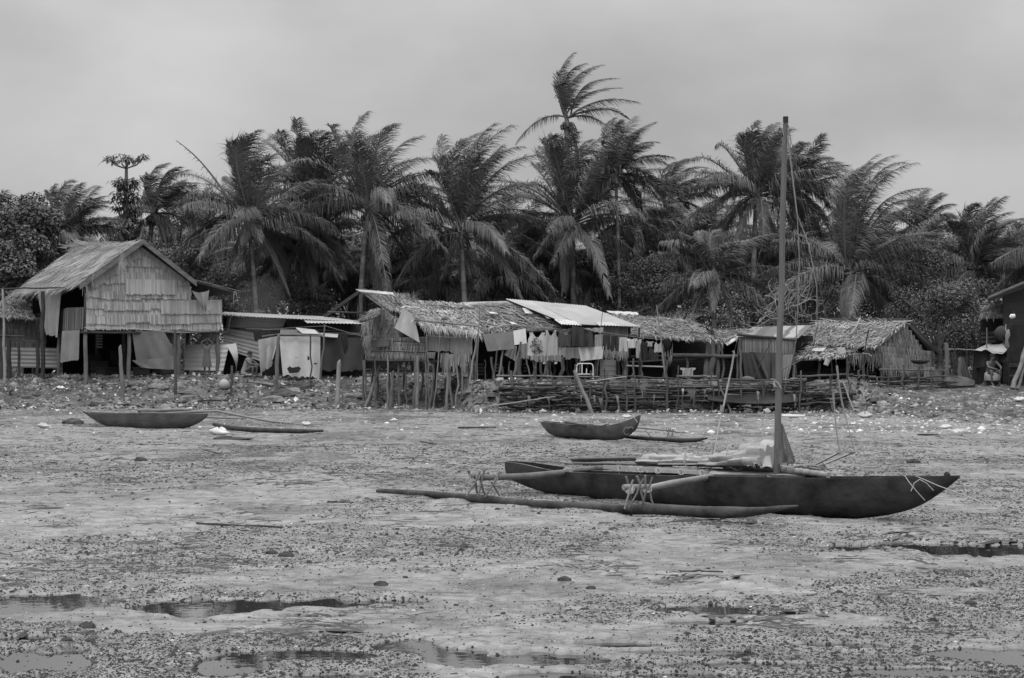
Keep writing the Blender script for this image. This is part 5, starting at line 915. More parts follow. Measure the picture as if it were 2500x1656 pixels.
def garment(mb, x0, x1, y0, y1, Y, kind, tone=1.):
    nx, ny = 14, 12
    for sg in (0, 1):
        rows = []
        for j in range(ny+1):
            v = j/ny; row = []
            for i in range(nx+1):
                u = i/nx; c = abs(2*u-1); ya = y0; yb = y1; xx = u
                if kind == 'top': ya = y0+(y1-y0)*.22*max(0, 1-(c/.55)**2); xx = .5+(u-.5)*(1-.22*max(0, 1-abs(v-.12)/.2)+.12*v)
                if kind == 'tee': ya = y0+(y1-y0)*.07*max(0, 1-(c/.4)**2); xx = .5+(u-.5)*(1.25 if v < .22 else .86)
                if kind == 'shorts': yb = y1-(y1-y0)*.5*max(0, 1-(c/.16)); xx = .5+(u-.5)*(.8+.25*v)
                p = P(x0+(x1-x0)*xx, ya+(yb-ya)*v, Y-sg*.01); p.y += .035*math.sin(u*11+x0)+.02*math.sin(u*23+v*3); p.z += .02*math.sin(u*17+x0)*v; row.append(p)
            rows.append(row if sg == 0 else row[::-1])
        mb.grid(rows, tone, True)
o_ = thing('patterned_shirt', P(1311, 868, 77.9), 'sleeveless light shirt with a dark flower print on the washing line', 'shirt', GW)
part('fabric', 'white_cloth', o_, lambda mb: garment(mb, 1290, 1333, 812, 868, 77.9, 'top', .78))
def prt(mb):
    for i in range(34):
        x = R.gauss(1311, 7); y = R.uniform(826, 864); a = R.random()*6; r_ = R.uniform(.03, .07); pts = [P(x, y, 77.83)+Vector((math.cos(a+t*.9)*r_, 0, math.sin(a+t*.9)*r_)) for t in range(5)]; mb.tube(pts, .009, 4, .5, False)
part('print', 'dark_cloth', o_, prt, 'dark curling flower print')
for i, (x0, x1, y0, y1, Y, kd, m_, t, nm, lb) in enumerate([(1330, 1360, 806, 868, 77.8, 'top', 'cloth', .95, 'vest', 'pale ribbed vest right of the flower-print shirt'), (1356, 1375, 822, 868, 77.95, 'tee', 'cloth', 1.05, 'shirt', 'narrow light shirt half hidden between the vest and the dark cloth'),
     (1360, 1398, 802, 846, 77.9, 'tee', 'dark_cloth', 1.6, 'shirt', 'dark shirt with a small pale mark on the washing line'), (1470, 1491, 818, 854, 77.9, 'shorts', 'dark_cloth', 1., 'shorts', 'dark shorts left on the line by the slat wall'), (1491, 1511, 820, 858, 77.9, 'shorts', 'dark_cloth', .8, 'shorts', 'dark shorts right next to the white shorts'),
     (1511, 1532, 824, 858, 77.85, 'shorts', 'cloth', 1.2, 'shorts', 'white shorts at the corner of the slat wall'), (1532, 1553, 827, 850, 78.2, 'tee', 'white_cloth', .95, 'towel', 'white towel just right of the slat wall'), (1552, 1564, 828, 874, 78.2, 'tee', 'cloth', 1.1, 'scarf', 'long narrow white scarf on the line'),
     (1564, 1582, 832, 880, 78.4, 'tee', 'dark_cloth', .9, 'dress', 'long dark garment under the smooth thatched eave'), (1580, 1594, 834, 846, 78.3, 'tee', 'cloth', 1., 'underwear', 'small white garment under the smooth thatched eave'), (1598, 1617, 836, 860, 78.3, 'top', 'cloth', 1.1, 'vest', 'white gathered skirt-shaped garment near the basket'),
     (1584, 1606, 846, 880, 78.6, 'top', 'dark_cloth', 1.4, 'shirt', 'dark shirt hanging behind the small white garments'), (1664, 1694, 898, 922, 78.0, 'tee', 'mid_cloth', 1.6, 'shirt', 'light garment draped on the post behind the dense fence')]):
    one(nm, m_, lambda mb: garment(mb, x0, x1, y0, y1, Y, kd, t), lb, nm, GW)
one('emblem', 'cloth', lambda mb: mb.tube([P(1378, 811, 77.82), P(1379, 817, 77.82), P(1384, 817, 77.82), P(1385, 811, 77.82)], .01, 4, 1.), 'small pale curved badge on the dark shirt front', 'badge')
lone('tarpaulin', 'dark_cloth', 'black plastic sheet bunched on the washing line beneath the corrugated roof', 'tarpaulin', ((1396, 796, 77.8), (1446, 802, 77.8), (1451, 848, 77.7), (1397, 845, 77.8)), GW, fold=.08, freq=2.5, tone=.9)
lone('hanging_cloth', 'cloth', 'twisted light cloth along the line above the white sheets', 'cloth', ((1424, 802, 77.75), (1473, 800, 77.9), (1473, 814, 77.9), (1440, 808, 77.75)), GW, fold=.05, tone=.75)
lone('bed_sheet', 'cloth', 'upper of two white sheets below the black plastic', 'sheet', ((1452, 818, 78), (1472, 816, 78), (1472, 848, 78), (1452, 846, 78)), GW, fold=.03, tone=1.05)
lone('bed_sheet', 'white_cloth', 'lower creased white sheet hanging below the black plastic', 'sheet', ((1412, 848, 77.9), (1474, 846, 77.9), (1470, 876, 77.85), (1418, 882, 77.85)), GW, fold=.04, freq=3, tone=.75)
g = G(1250, 77.5); r_ = thing('plastic_chair', g, 'white plastic seat with a dark slot standing under the patched hut', 'chair')
part('shell', 'white_cloth', r_, lambda mb: (mb.slab(P(1240, 909, 77.6), P(1252, 909, 77.6), P(1253, 927, 77.4), P(1242, 926, 77.4), .05, 1.3), mb.slab(P(1252, 909, 77.6), P(1258, 915, 77.6), P(1262, 928, 77.4), P(1252, 927, 77.4), .05, 1.15)))
part('slot', 'dark_cloth', r_, lambda mb: mb.slab(P(1243, 912, 77.55), P(1252, 912, 77.55), P(1252, 914.5, 77.55), P(1243, 914.5, 77.55), -.02)); part('base', 'dark_cloth', r_, lambda mb: mb.box((g.x, 77.6, g.z+.15), .3, .3, .3, .1, .8))
one('tin_can', 'white_cloth', lambda mb: mb.tube([G(1221, 77), G(1221, 77, .13)], [.12, .12], 12, .9), 'small white tub on the ground left of the white seat', 'tub')
one('water_tank', 'dull_tin', lambda mb: (mb.tube([G(1484, 78.2, -.05), P(1484, 879, 78.2)], [.29, .29], 20, .55), [mb.tube([P(1484, y, 78.2), P(1484, y-1.5, 78.2)], [.305, .305], 20, .7) for y in (892, 904, 916)]), 'dark ribbed metal drum standing under the slatted wall', 'drum')
def bed(mb):
    pts = lambda L: mb.tube([P(x, y, 77.6) for x, y in L], .022, 6)
    pts([(1408, 932), (1408, 894), (1411, 889), (1416, 888), (1442, 888), (1446, 890), (1448, 896), (1448, 932)]); pts([(1408, 914), (1448, 914)]); pts([(1421, 889), (1421, 914)]); pts([(1432, 900), (1432, 914)])
one('bedstead', 'white_metal', bed, 'white tubular metal bed end standing upright behind the fence', 'bed frame')
r_ = thing('stool', G(1337, 78), 'small white-topped stool in the shade under the patched hut', 'stool')
part('seat', 'white_cloth', r_, lambda mb: mb.box(P(1337, 918, 78), .2, .2, .03, 0, .9)); [part('leg', 'dark_wood', r_, lambda mb: pole(mb, G(1337, 78)+Vector((a, b, 0)), P(1337, 919, 78)+Vector((a*.8, b, 0)), .012, .012, 0, 4, 2)) for a in (-.07, .07) for b in (-.07, .07)]
for i, (x, y, lb) in enumerate([(1329, 886, 'small white tin on the beam under the flower-print shirt'), (1357, 886, 'small white jar on the beam under the narrow light shirt')]): one('tin_can', 'white_cloth', lambda mb: mb.tube([P(x, y+3, 79), P(x, y-2, 79)], [.06, .06], 10, .8), lb, 'tin')
one('ball', 'cloth', lambda mb: mb.grid([[G(547, 82.3, .19)+Vector((math.sin(b)*math.cos(a)*.2, math.sin(b)*math.sin(a)*.2, math.cos(b)*.2)) for a in [6.283*k/18 for k in range(18)]] for b in [math.pi*(j+.01)/12.02 for j in range(13)]], .95, True, True), 'pale round float ball on the bank right of the tall hut', 'ball')
one('pot', 'dark_cloth', lambda mb: mb.grid([[G(2246, 79, 0)+Vector((math.cos(a)*r, math.sin(a)*r, z)) for a in [6.283*k/14 for k in range(14)]] for z, r in ((.9, .05), (.93, .25), (1.0, .33), (1.05, .35), (1.06, .3))], .8, True, True), 'dark shallow pan on the fence top before the straw gable', 'pan')
# ---------------------------------------------------------------- canoes
def loft(mb, st, th=.035, tone=1., n=9, power=.75):
    """st: list of (px, sheer_py, keel_py, Y, half beam)"""
    C_ = [P(a, 0, Y) for a, b, c, Y, hb in st]; out, inn = [], []
    for i, (a, b, c, Y, hb) in enumerate(st):
        d = (C_[min(i+1, len(st)-1)]-C_[max(i-1, 0)]); d.z = 0; d.normalize(); nrm = Vector((d.y, -d.x, 0))
        if nrm.y > 0: nrm = -nrm
        zs = P(a, b, Y).z; zk = P(a, c, Y).z; o = []; q = []
        for j in range(2*n+1):
            an = -math.pi/2+math.pi*j/(2*n); k = abs(math.sin(an))**power*(1 if an > 0 else -1)
            o.append(Vector((C_[i].x, Y, 0))+nrm*hb*k+Vector((0, 0, zk+(zs-zk)*(1-math.cos(an)**.9))))
            q.append(Vector((C_[i].x, Y, 0))+nrm*max(.004, hb-th)*k+Vector((0, 0, min(zs, zk+th*1.5+(zs-zk-th*1.5)*(1-math.cos(an)**.9)))))
        out.append(o); inn.append(q)
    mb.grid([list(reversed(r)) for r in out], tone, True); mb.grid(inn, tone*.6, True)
    for r0, r1, q0, q1 in zip(out, out[1:], inn, inn[1:]):
        for e in (0, -1): mb.face((r0[e], r1[e], q1[e], q0[e]), tone*5)
    for e in (0, -1): mb.face(out[e], tone*1.2)
def hp(t, off, z): return Vector((1.0+.67*t+.74*off, 35.2-.74*t+.67*off, z))    # along the big hull; off>0 away from the camera
def fp(t, z): return Vector((.914+.67*t, 32.3-.74*t, z))
R.seed(88)
big = thing('outrigger_canoe', hp(3.2, -.8, 0), 'large dark outrigger sailing canoe resting on the mud in the foreground', 'canoe')
bigst = [(1240, 1126, 1160, 36.4, .07), (1252, 1127, 1172, 36.3, .13), (1290, 1131, 1188, 36.0, .2), (1340, 1140, 1204, 35.7, .26), (1400, 1149, 1215, 35.2, .3), (1500, 1154, 1224, 34.6, .33), (1620, 1158, 1235, 33.8, .34), (1750, 1160, 1246, 32.9, .35), (1880, 1162, 1256, 32.15, .35), (2000, 1165, 1264, 31.4, .34), (2080, 1165, 1267, 30.9, .32), (2140, 1164, 1262, 30.65, .29), (2200, 1163, 1251, 30.3, .24), (2250, 1163, 1232, 30.05, .18), (2300, 1162, 1200, 29.8, .1), (2341, 1161, 1168, 29.6, .03)]
def densify(st):
    o = []
    for i in range(len(st)-1):
        for k in range(3):
            t = k/3; p0 = st[max(i-1, 0)]; p1 = st[i]; p2 = st[i+1]; p3 = st[min(i+2, len(st)-1)]
            o.append(tuple(.5*(2*b+(-a+c)*t+(2*a-5*b+4*c-d)*t*t+(-a+3*b-3*c+d)*t**3) for a, b, c, d in zip(p0, p1, p2, p3)))
    return o+[st[-1]]
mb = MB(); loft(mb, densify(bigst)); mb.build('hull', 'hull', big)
def floatlog(mb):
    pts = [(922, 1199, -4.67, .04), (945, 1200, 0, .05), (1000, 1204, 0, .05), (1050, 1207, 0, .055), (1110, 1212, 0, .057), (1180, 1219, 0, .07), (1230, 1226, 0, .066), (1300, 1231, 0, .068), (1370, 1235, 0, .066), (1450, 1241, 0, .076), (1520, 1244, 0, .074), (1600, 1244, 0, .08), (1660, 1247, 0, .078), (1720, 1250, 0, .083), (1780, 1252, 0, .085), (1820, 1251, 0, .07), (1870, 1246, 0, .05), (1910, 1241, 0, .035), (1948, 1236, 0, .014)]
    L = []
    for a, b, _, r in pts:
        k = (a-1250)/F; t = (32.3*k-.914)/(.67+.74*k); q = fp(t, 0); L.append((P(a, b, q.y), r))
    rows = []
    for i, (p, r) in enumerate(L):
        rows.append([p+Vector((.74*math.cos(a)*r, .67*math.cos(a)*r, math.sin(a)*r))*1.0+Vector((0, 0, .006*math.sin(i*2.1+a*2))) for a in [6.283*k/14 for k in range(14)]])
    mb.grid(rows, 1., True, True); mb.face(rows[0], 1.6); mb.face(rows[-1])
part('outrigger_float', 'wet_wood', big, floatlog, 'long dark float log, its right end pointed')
def boom(pts, r): return lambda mb: mb.tube([Vector(p) for p in pts], r, 9, lambda a, b: 1.)
b1 = P(1148, 1164, 33.75); b2 = P(1522, 1190, 31.35)
part('boom', 'pole', big, boom([b1, P(1200, 1166, 33.9), P(1290, 1162, 34.4), P(1370, 1154, 34.9), P(1395, 1150, 35.1), P(1470, 1143, 35.6), P(1530, 1139, 36.1)], [.045, .05, .05, .048, .045, .04, .035]))
part('boom', 'bamboo', big, boom([b2, P(1590, 1190, 31.6), P(1640, 1180, 31.95), P(1700, 1170, 32.4), P(1750, 1162, 32.8), P(1800, 1157, 33.2), P(1860, 1152, 33.9)], [.045, .045, .05, .05, .045, .04, .035]))
def xs(mb, cx, topy, boty, Y, dx=14, spread=26, lean=0):
    for k in (-1, -.1, 1):
        for s_ in (-1, 1):
            a = P(cx+k*spread-s_*dx*.8+lean, topy+R.uniform(-5, 6), Y+.1*s_); b = P(cx+k*spread+s_*dx+lean*.3, boty+R.uniform(-2, 4), Y+.15*s_); pole(mb, a+Vector((R.gauss(0, .03), 0, 0)), b+Vector((R.gauss(0, .03), 0, 0)), R.uniform(.014, .022), .014, .012, 7, 4, R.uniform(.8, 1.5))
part('outrigger_struts', 'pole', big, lambda mb: xs(mb, 1178, 1152, 1212, 33.8, 13, 22), 'crossed sticks tying the left boom to the float'); part('outrigger_struts', 'pole', big, lambda mb: xs(mb, 1556, 1166, 1240, 31.35, 15, 24, 4), 'crossed sticks tying the right boom to the float')
def lash(mb, p, r, n=5):
    for i in range(n):
        a0 = R.random()*6; mb.tube([Vector(p)+Vector((math.cos(a0+t)*r*.8+R.gauss(0, .005)+(i-n/2)*.012, math.sin(a0+t)*r*.8, math.sin(a0+t)*r)) for t in [6.283*k/8 for k in range(9)]], .007, 4, R.uniform(.7, 1.2), False)
    for i in range(6): mb.tube([p, Vector(p)+Vector((R.gauss(0, .05), R.gauss(0, .03), R.gauss(-.03, .05)))], .004, 3, 1, False)
for x, y, Y, r in ((1160, 1163, 33.75, .07), (1204, 1166, 33.9, .07), (1387, 1150, 35.0, .055), (1538, 1196, 31.35, .055), (1580, 1193, 31.5, .055), (1745, 1164, 32.7, .08), (1885, 1165, 32., .05)): part('lashing', 'rope', big, lambda mb: lash(mb, P(x, y, Y), r))
def deck(mb):
    A = P(1472, 1136, 34.5); B = P(1728, 1151, 32.8); k = Vector((0, 0, -.06)); mb.slab(A, B, B+k, A+k, .04, 1.6)
    mb.slab(P(1560, 1138, 34.4), P(1990, 1152, 31.8), P(2010, 1160, 31.35), P(1500, 1146, 34.8), .03, .8)
    mb.slab(P(1735, 1151, 32.8), P(1965, 1158, 31.7), P(1965, 1161, 31.6), P(1735, 1158, 32.7), .03, 1.3)
part('deck_board', 'bamboo', big, deck, 'side board lashed along the gunwale')
for x in (1514, 1564, 1608, 1664, 1715): part('lashing', 'rope', big, lambda mb: lash(mb, P(x, 1141+(x-1472)*.058, 34.35-(x-1490)*.0066), .045, 3))
for i, (a, b, r_, t) in enumerate((((1395, 1121, 36.3), (1700, 1122, 34.0), .025, .6), ((1425, 1133, 36.1), (1760, 1138, 33.3), .03, .8), ((1590, 1125, 34.8), (1870, 1146, 32.6), .05, 1.1), ((1770, 1136, 33.3), (2022, 1161, 31.1), .055, 1.15), ((1400, 1128, 36.3), (1560, 1122, 35.2), .035, .5), ((1300, 1127, 36.6), (1400, 1134, 35.9), .012, .7), ((1380, 1132, 36.1), (1640, 1140, 34), .02, .5), ((1940, 1141, 32.3), (2010, 1141, 31.6), .02, 1.))):
    def bam(mb):
        A, B = P(*a), P(*b); n = 14; pts = []; rr = []
        for k in range(n+1):
            q = A.lerp(B, k/n)+Vector((0, 0, .02*math.sin(k/n*3.1)))
            pts += [q-(B-A)*.002, q, q+(B-A)*.002]; rr += [r_*(1-.2*k/n), r_*(1.14-.2*k/n), r_*(1-.2*k/n)]
        mb.tube(pts, rr, 8, t)
    part('bamboo_pole', 'bamboo', big, bam)
def sail(mb):
    g = random.Random(4); n = 80; rows = []
    for i in range(n+1):
        t = i/n; x = 1575+310*t; y0 = 1131+5*t; hg = .10+.025*math.sin(t*9)+.2*t**2.2; hg *= 1+.12*math.sin(t*23)
        wd = .14+.12*math.sin(t*5+1)**2+.12*t; c = P(x, y0, 34.7-2.6*t+.1); row = []
        for k in range(25):
            a = math.pi*k/24; f = 1+.16*math.sin(k*1.5+i*.09)+.09*math.sin(i*.22-k*.9)+.05*math.sin(i*.13+k*2.6)+g.uniform(-.015, .015)
            row.append(c+Vector((.74*math.cos(a)*wd*f-.05*math.sin(i*.8), .67*math.cos(a)*wd*f, math.sin(a)*hg*f)))
        rows.append(row)
    mb.grid(rows, 1., True); mb.face(rows[0]); mb.face(rows[-1])
part('furled_sail', 'sail', big, sail, 'crumpled pale sailcloth heaped up to the mast')
part('lashing', 'rope', big, lambda mb: lash(mb, P(1690, 1122, 33.7), .16, 3)); part('lashing', 'rope', big, lambda mb: lash(mb, P(1800, 1116, 32.8), .2, 3))
def sail2(mb):
    cloth(mb, P(1906, 1030, 32.1), P(1911, 1038, 32.1), P(1938, 1134, 31.9), P(1904, 1136, 32), 8, 14, .05, 2, tone=.55, rag=.03)
    cloth(mb, P(1895, 1098, 31.8), P(1925, 1096, 31.8), P(1936, 1124, 31.7), P(1900, 1135, 31.8), 8, 8, .06, 1.5, tone=.35)
    cloth(mb, P(1800, 1122, 32.6), P(1880, 1112, 32.1), P(1880, 1140, 31.85), P(1830, 1143, 32.2), 16, 12, .035, 2.6, tone=.9, rag=.04)
part('sail_folds', 'sail', big, sail2, 'loose folds of sail around the mast foot')
mt = thing('mast', P(1896, 1140, 32), 'tall bare wooden mast standing on the large canoe', 'mast')
big_mast = mt
def mast(mb):
    pts = [(1896, 1160), (1897, 1130), (1900, 1000), (1902, 850), (1909, 700), (1910, 560), (1914, 420), (1917, 330), (1918, 300)]
    rows = []
    for i, (a, b) in enumerate(pts):
        r = .055-.018*i/8; c = P(a, b, 32); rows.append([c+Vector((math.cos(t)*r+R.gauss(0, .0015), math.sin(t)*r, 0)) for t in [.6+6.283*k/6 for k in range(6)]])
    mb.grid(rows, 1., False, True); mb.face(rows[0]); mb.face(rows[-1])
part('spar', 'mast_wood', mt, mast)
part('mast_cap', 'dark_wood', mt, lambda mb: mb.box(P(1918, 293, 32), .062, .062, .1, .2, .8))
part('rope_tie', 'rope', mt, lambda mb: (lash(mb, P(1897, 937, 32), .05, 3), mb.tube([P(1893, 930, 31.93), P(1900, 936, 31.93), P(1906, 948, 31.93)], .01, 5), mb.tube([P(1912, 298, 32), P(1911, 318, 31.98), P(1913, 330, 31.97)], .005, 4)))
# rigging belongs to the canoe
part('rigging_rope', 'rope', mt, lambda mb: (mb.tube([P(1922, 300, 32), P(1926, 310, 31.9), P(1925, 340, 31.9), P(1932, 400, 31.8), P(1946, 520, 31.6), P(1952, 640, 31.5), P(1948, 740, 31.4), P(1944, 830, 31.4), P(1930, 900, 31.6), P(1915, 950, 31.8)], .0075, 5, .5),
      mb.tube([P(1921, 330, 32), P(1928, 380, 31.8), P(1945, 520, 31.6), P(1975, 600, 31.4), P(1994, 700, 31.2), P(1995, 800, 31.2), P(1985, 850, 31.3), P(1955, 880, 31.6), P(1905, 905, 31.9)], .0075, 5, .5)), 'ropes hanging loose down the right of the mast')
part('rigging_rope', 'rope', mt, lambda mb: (mb.tube([P(1921, 297, 32), P(1929, 330, 32), P(1930, 360, 32)], .004, 4, .3), mb.tube([P(1913, 300, 32), P(1860, 600, 32.8), P(1792, 862, 33.6)], .0028, 3, .4)), 'fine line from the mast top')
one('rope_pole', 'rope', lambda mb: (mb.tube([P(1790, 857, 33.6), P(1792, 862, 33.6), P(1786, 900, 33.6), P(1775, 950, 33.6), P(1765, 1000, 33.5), P(1755, 1040, 33.4), P(1748, 1080, 33.2), P(1740, 1130, 33.1), P(1736, 1146, 33.1)], [.024, .016, .016, .016, .016, .016, .012, .009, .007], 6, .9), mb.tube([P(1764, 990, 33.45), P(1762, 1005, 33.45)], [.035, .03], 6, .8), mb.tube([P(1778, 1060, 33.3), P(1770, 1150, 33.2)], .006, 4)), 'pale thick rope rising from the sail heap left of the mast', 'rope')
tag(part('stay_rope', 'rope', None, lambda mb: (mb.tube([P(2043, 893, 31.5), P(2047, 930, 31.5), P(2055, 980, 31.5), P(2065, 1020, 31.5), P(2078, 1070, 31.4), P(2086, 1103, 31.4)], [.018, .012, .014, .009, .008, .008], 5,   .7), mb.tube([P(2043, 893, 31.5), P(1980, 600, 31.8), P(1924, 305, 32)], .0028, 3, .3))), 'knotted rope dropping to the right end of the wooden rack', 'rope')
tag(part('stay_rope', 'rope', None, lambda mb: (mb.tube([P(2034, 960, 31.8), P(2038, 1010, 31.8), P(2043, 1060, 31.7), P(2050, 1104, 31.7)], [.018, .01, .01, .01], 5, .7), mb.tube([P(2034, 960, 31.8), P(2030, 880, 31.8), P(1990, 600, 31.9), P(1924, 310, 32)], .0028, 3, .3))), 'thin rope dropping to the left end of the wooden rack', 'rope')
def rackf(mb):
    A, B = P(2042, 1101, 31.6), P(2091, 1100, 31.2); mb.slab(A, B, B+Vector((0, 0, -.025)), A+Vector((0, 0, -.035)), .05, 1.5)
    for a, b in (((2050, 1104, 31.6), (1988, 1136, 31.9)), ((2084, 1104, 31.3), (2012, 1134, 31.6))): mb.slab(P(*a), P(a[0]+6, a[1]+1, a[2]), P(b[0]+6, b[1], b[2]), P(*b), .03, 1.4)
    mb.slab(P(1975, 1144, 31.9), P(2010, 1134, 31.6), P(2012, 1141, 31.6), P(1978, 1152, 31.9), .03, .5); pole(mb, P(1962, 1140, 32), P(2014, 1146, 31.6), .02, .02)
part('rack', 'bamboo', big, rackf, 'light wooden rack tilted up at the rear of the deck')
part('bow_rope', 'rope', big, lambda mb: (mb.tube([P(2209, 1162, 30.05), P(2220, 1178, 29.85), P(2238, 1200, 29.8), P(2258, 1222, 29.8)], .008, 4), mb.tube([P(2236, 1163, 29.95), P(2256, 1171, 29.75), P(2290, 1186, 29.5), P(2350, 1208, 29.2), P(2400, 1228, 29)], .007, 4), mb.tube([P(2224, 1200, 29.75), P(2232, 1180, 29.75), P(2245, 1171, 29.75), P(2262, 1180, 29.75), P(2279, 1198, 29.75)], .007, 4)), 'pale cords crossed over the bow')
part('bow_knob', 'dark_wood', big, lambda mb: rock(mb, P(2312, 1161, 29.75), .03, 1.5, 1.6, 5, .6))
# left small canoe
R.seed(91)
c2 = thing('outrigger_canoe', P(355, 1043, 62.8), 'small grey outrigger canoe beached at the left below the tall hut', 'canoe')
mb = MB(); loft(mb, densify([(203, 1002, 1005, 64.8, .04), (222, 1006, 1018, 64.5, .12), (250, 1008, 1034, 63.4, .2), (285, 1009, 1044, 62.8, .25), (340, 1009, 1049, 62.1, .28), (400, 1009, 1050, 61.6, .28), (450, 1009, 1046, 61.3, .24), (480, 1010, 1036, 61.3, .17), (498, 1010, 1024, 61.3, .09), (506, 1012, 1014, 61.5, .03)])); mb.build('hull', 'hull_grey', c2)
part('outrigger_float', 'wet_wood', c2, lambda mb: mb.tube([P(522, 1036, 61.8), P(535, 1040, 61), P(570, 1046, 59.8), P(620, 1050, 58.8), P(680, 1052, 58.2), P(740, 1053, 57.9), P(790, 1052, 58)], [.05, .07, .075, .075, .07, .06, .03], 9, .8))
part('boom', 'bamboo', c2, lambda mb: (mb.tube([P(338, 1009, 63.6), P(410, 1013, 63.4), P(480, 1018, 63.3), P(560, 1021, 63.2), P(600, 1022, 63)], .035, 7, .8), mb.tube([P(410, 1009, 62), P(470, 1006, 61.8), P(530, 1004, 61.5), P(600, 1018, 61), P(660, 1029, 60.7), P(712, 1034, 60.5)], .035, 7, .9)))
part('outrigger_struts', 'pale_pole', c2, lambda mb: [pole(mb, P(x+a, y, Y), P(x+b, y+24, Y-1.4), .012, .01, .004, 4, 3, .7) for x, y, Y in ((578, 1019, 63), (592, 1021, 63), (690, 1030, 60.7), (704, 1032, 60.6)) for a, b in ((-6, 6), (6, -6))])
part('bamboo_pole', 'bamboo', c2, lambda mb: (pole(mb, P(280, 1001, 63.8), P(350, 999, 63.6), .02, .02), pole(mb, P(338, 1003, 63.2), P(465, 1001, 62.2), .06, .05, .01, 8, 6, .8), pole(mb, P(345, 1008, 63), P(480, 1012, 62), .04, .03, tone=.6), pole(mb, P(440, 1009, 62), P(520, 998, 61.9), .025)), 'poles lying along the canoe')
part('rope', 'rope', c2, lambda mb: mb.tube([P(215, 1022, 64), P(245, 1035, 63.5), P(280, 1045, 63.2), P(310, 1049, 63)], .012, 4, .8))
# middle small canoe
c3 = thing('outrigger_canoe', P(1440, 1075, 55), 'small canoe with an upswept bow lying in the middle of the mud', 'canoe')
mb = MB(); loft(mb, densify([(1320, 1026, 1029, 57.4, .04), (1332, 1029, 1044, 57.1, .12), (1350, 1031, 1062, 56.7, .18), (1380, 1033, 1068, 56.3, .22), (1420, 1037, 1072, 55.6, .24), (1460, 1039, 1074, 55, .24), (1490, 1039, 1075, 54.4, .22), (1515, 1035, 1073, 54.1, .18), (1535, 1029, 1063, 53.8, .12), (1552, 1020, 1048, 53.5, .07), (1562, 1014, 1024, 53.3, .025)]), .035, 1.); mb.build('hull', 'hull_grey', c3)
part('gunwale_board', 'pale_pole', c3, lambda mb: (mb.slab(P(1374, 1027, 55.6), P(1450, 1036, 54.9), P(1450, 1038, 54.9), P(1374, 1029, 55.6), .1, .7), mb.slab(P(1450, 1036, 54.9), P(1487, 1039, 54.4), P(1487, 1041, 54.4), P(1450, 1038.5, 54.9), .1, 1.2), mb.slab(P(1378, 1030, 55.5), P(1430, 1037, 55), P(1430, 1040, 55), P(1378, 1035, 55.5), .03, .2)))
part('seat_peg', 'dark_wood', c3, lambda mb: (pole(mb, P(1474, 1050, 54.3), P(1479, 1037, 54.3), .02), pole(mb, P(1474, 1038, 54.3), P(1488, 1036, 54.3), .015)))
part('painted_mark', 'cloth', c3, lambda mb: (mb.tube([P(1530+7*math.cos(a), 1053+9*math.sin(a), 53.62) for a in [.6+k*.55 for k in range(10)]], .016, 5, .35), mb.tube([P(1533, 1047, 53.58), P(1543, 1043, 53.5), P(1546, 1048, 53.5)], .03, 5, .3)), 'faded pale curl painted near the bow')
part('bow_rope', 'rope', c3, lambda mb: mb.tube([P(1547, 1018, 53.4), P(1552, 1025, 53.35), P(1556, 1032, 53.3)], .012, 4, .9))
part('outrigger_float', 'wet_wood', c3, lambda mb: mb.tube([P(1524, 1067, 54.6), P(1545, 1068, 54.2), P(1580, 1071, 53.6), P(1620, 1073, 53.2), P(1660, 1076, 52.6), P(1700, 1075, 52.6), P(1727, 1070, 52.8)], [.03, .05, .05, .05, .06, .05, .02], 8, .6))
part('boom', 'bamboo', c3, lambda mb: mb.tube([P(1480, 1039, 55.5), P(1550, 1043, 55.3), P(1600, 1048, 55), P(1655, 1055, 54.7)], [.03, .035, .03, .02], 7, 1.1))
part('outrigger_struts', 'dark_wood', c3, lambda mb: [pole(mb, P(x+a, 1046, 54.8), P(x+b, 1073, 53.1), .01, .008, .004, 4, 3, 1.2) for x in (1632, 1642) for a, b in ((-6, 6), (5, -7), (1, -2))]+[pole(mb, P(1575, 1050, 54.9), P(1597, 1074, 54.9), .008, .008)])
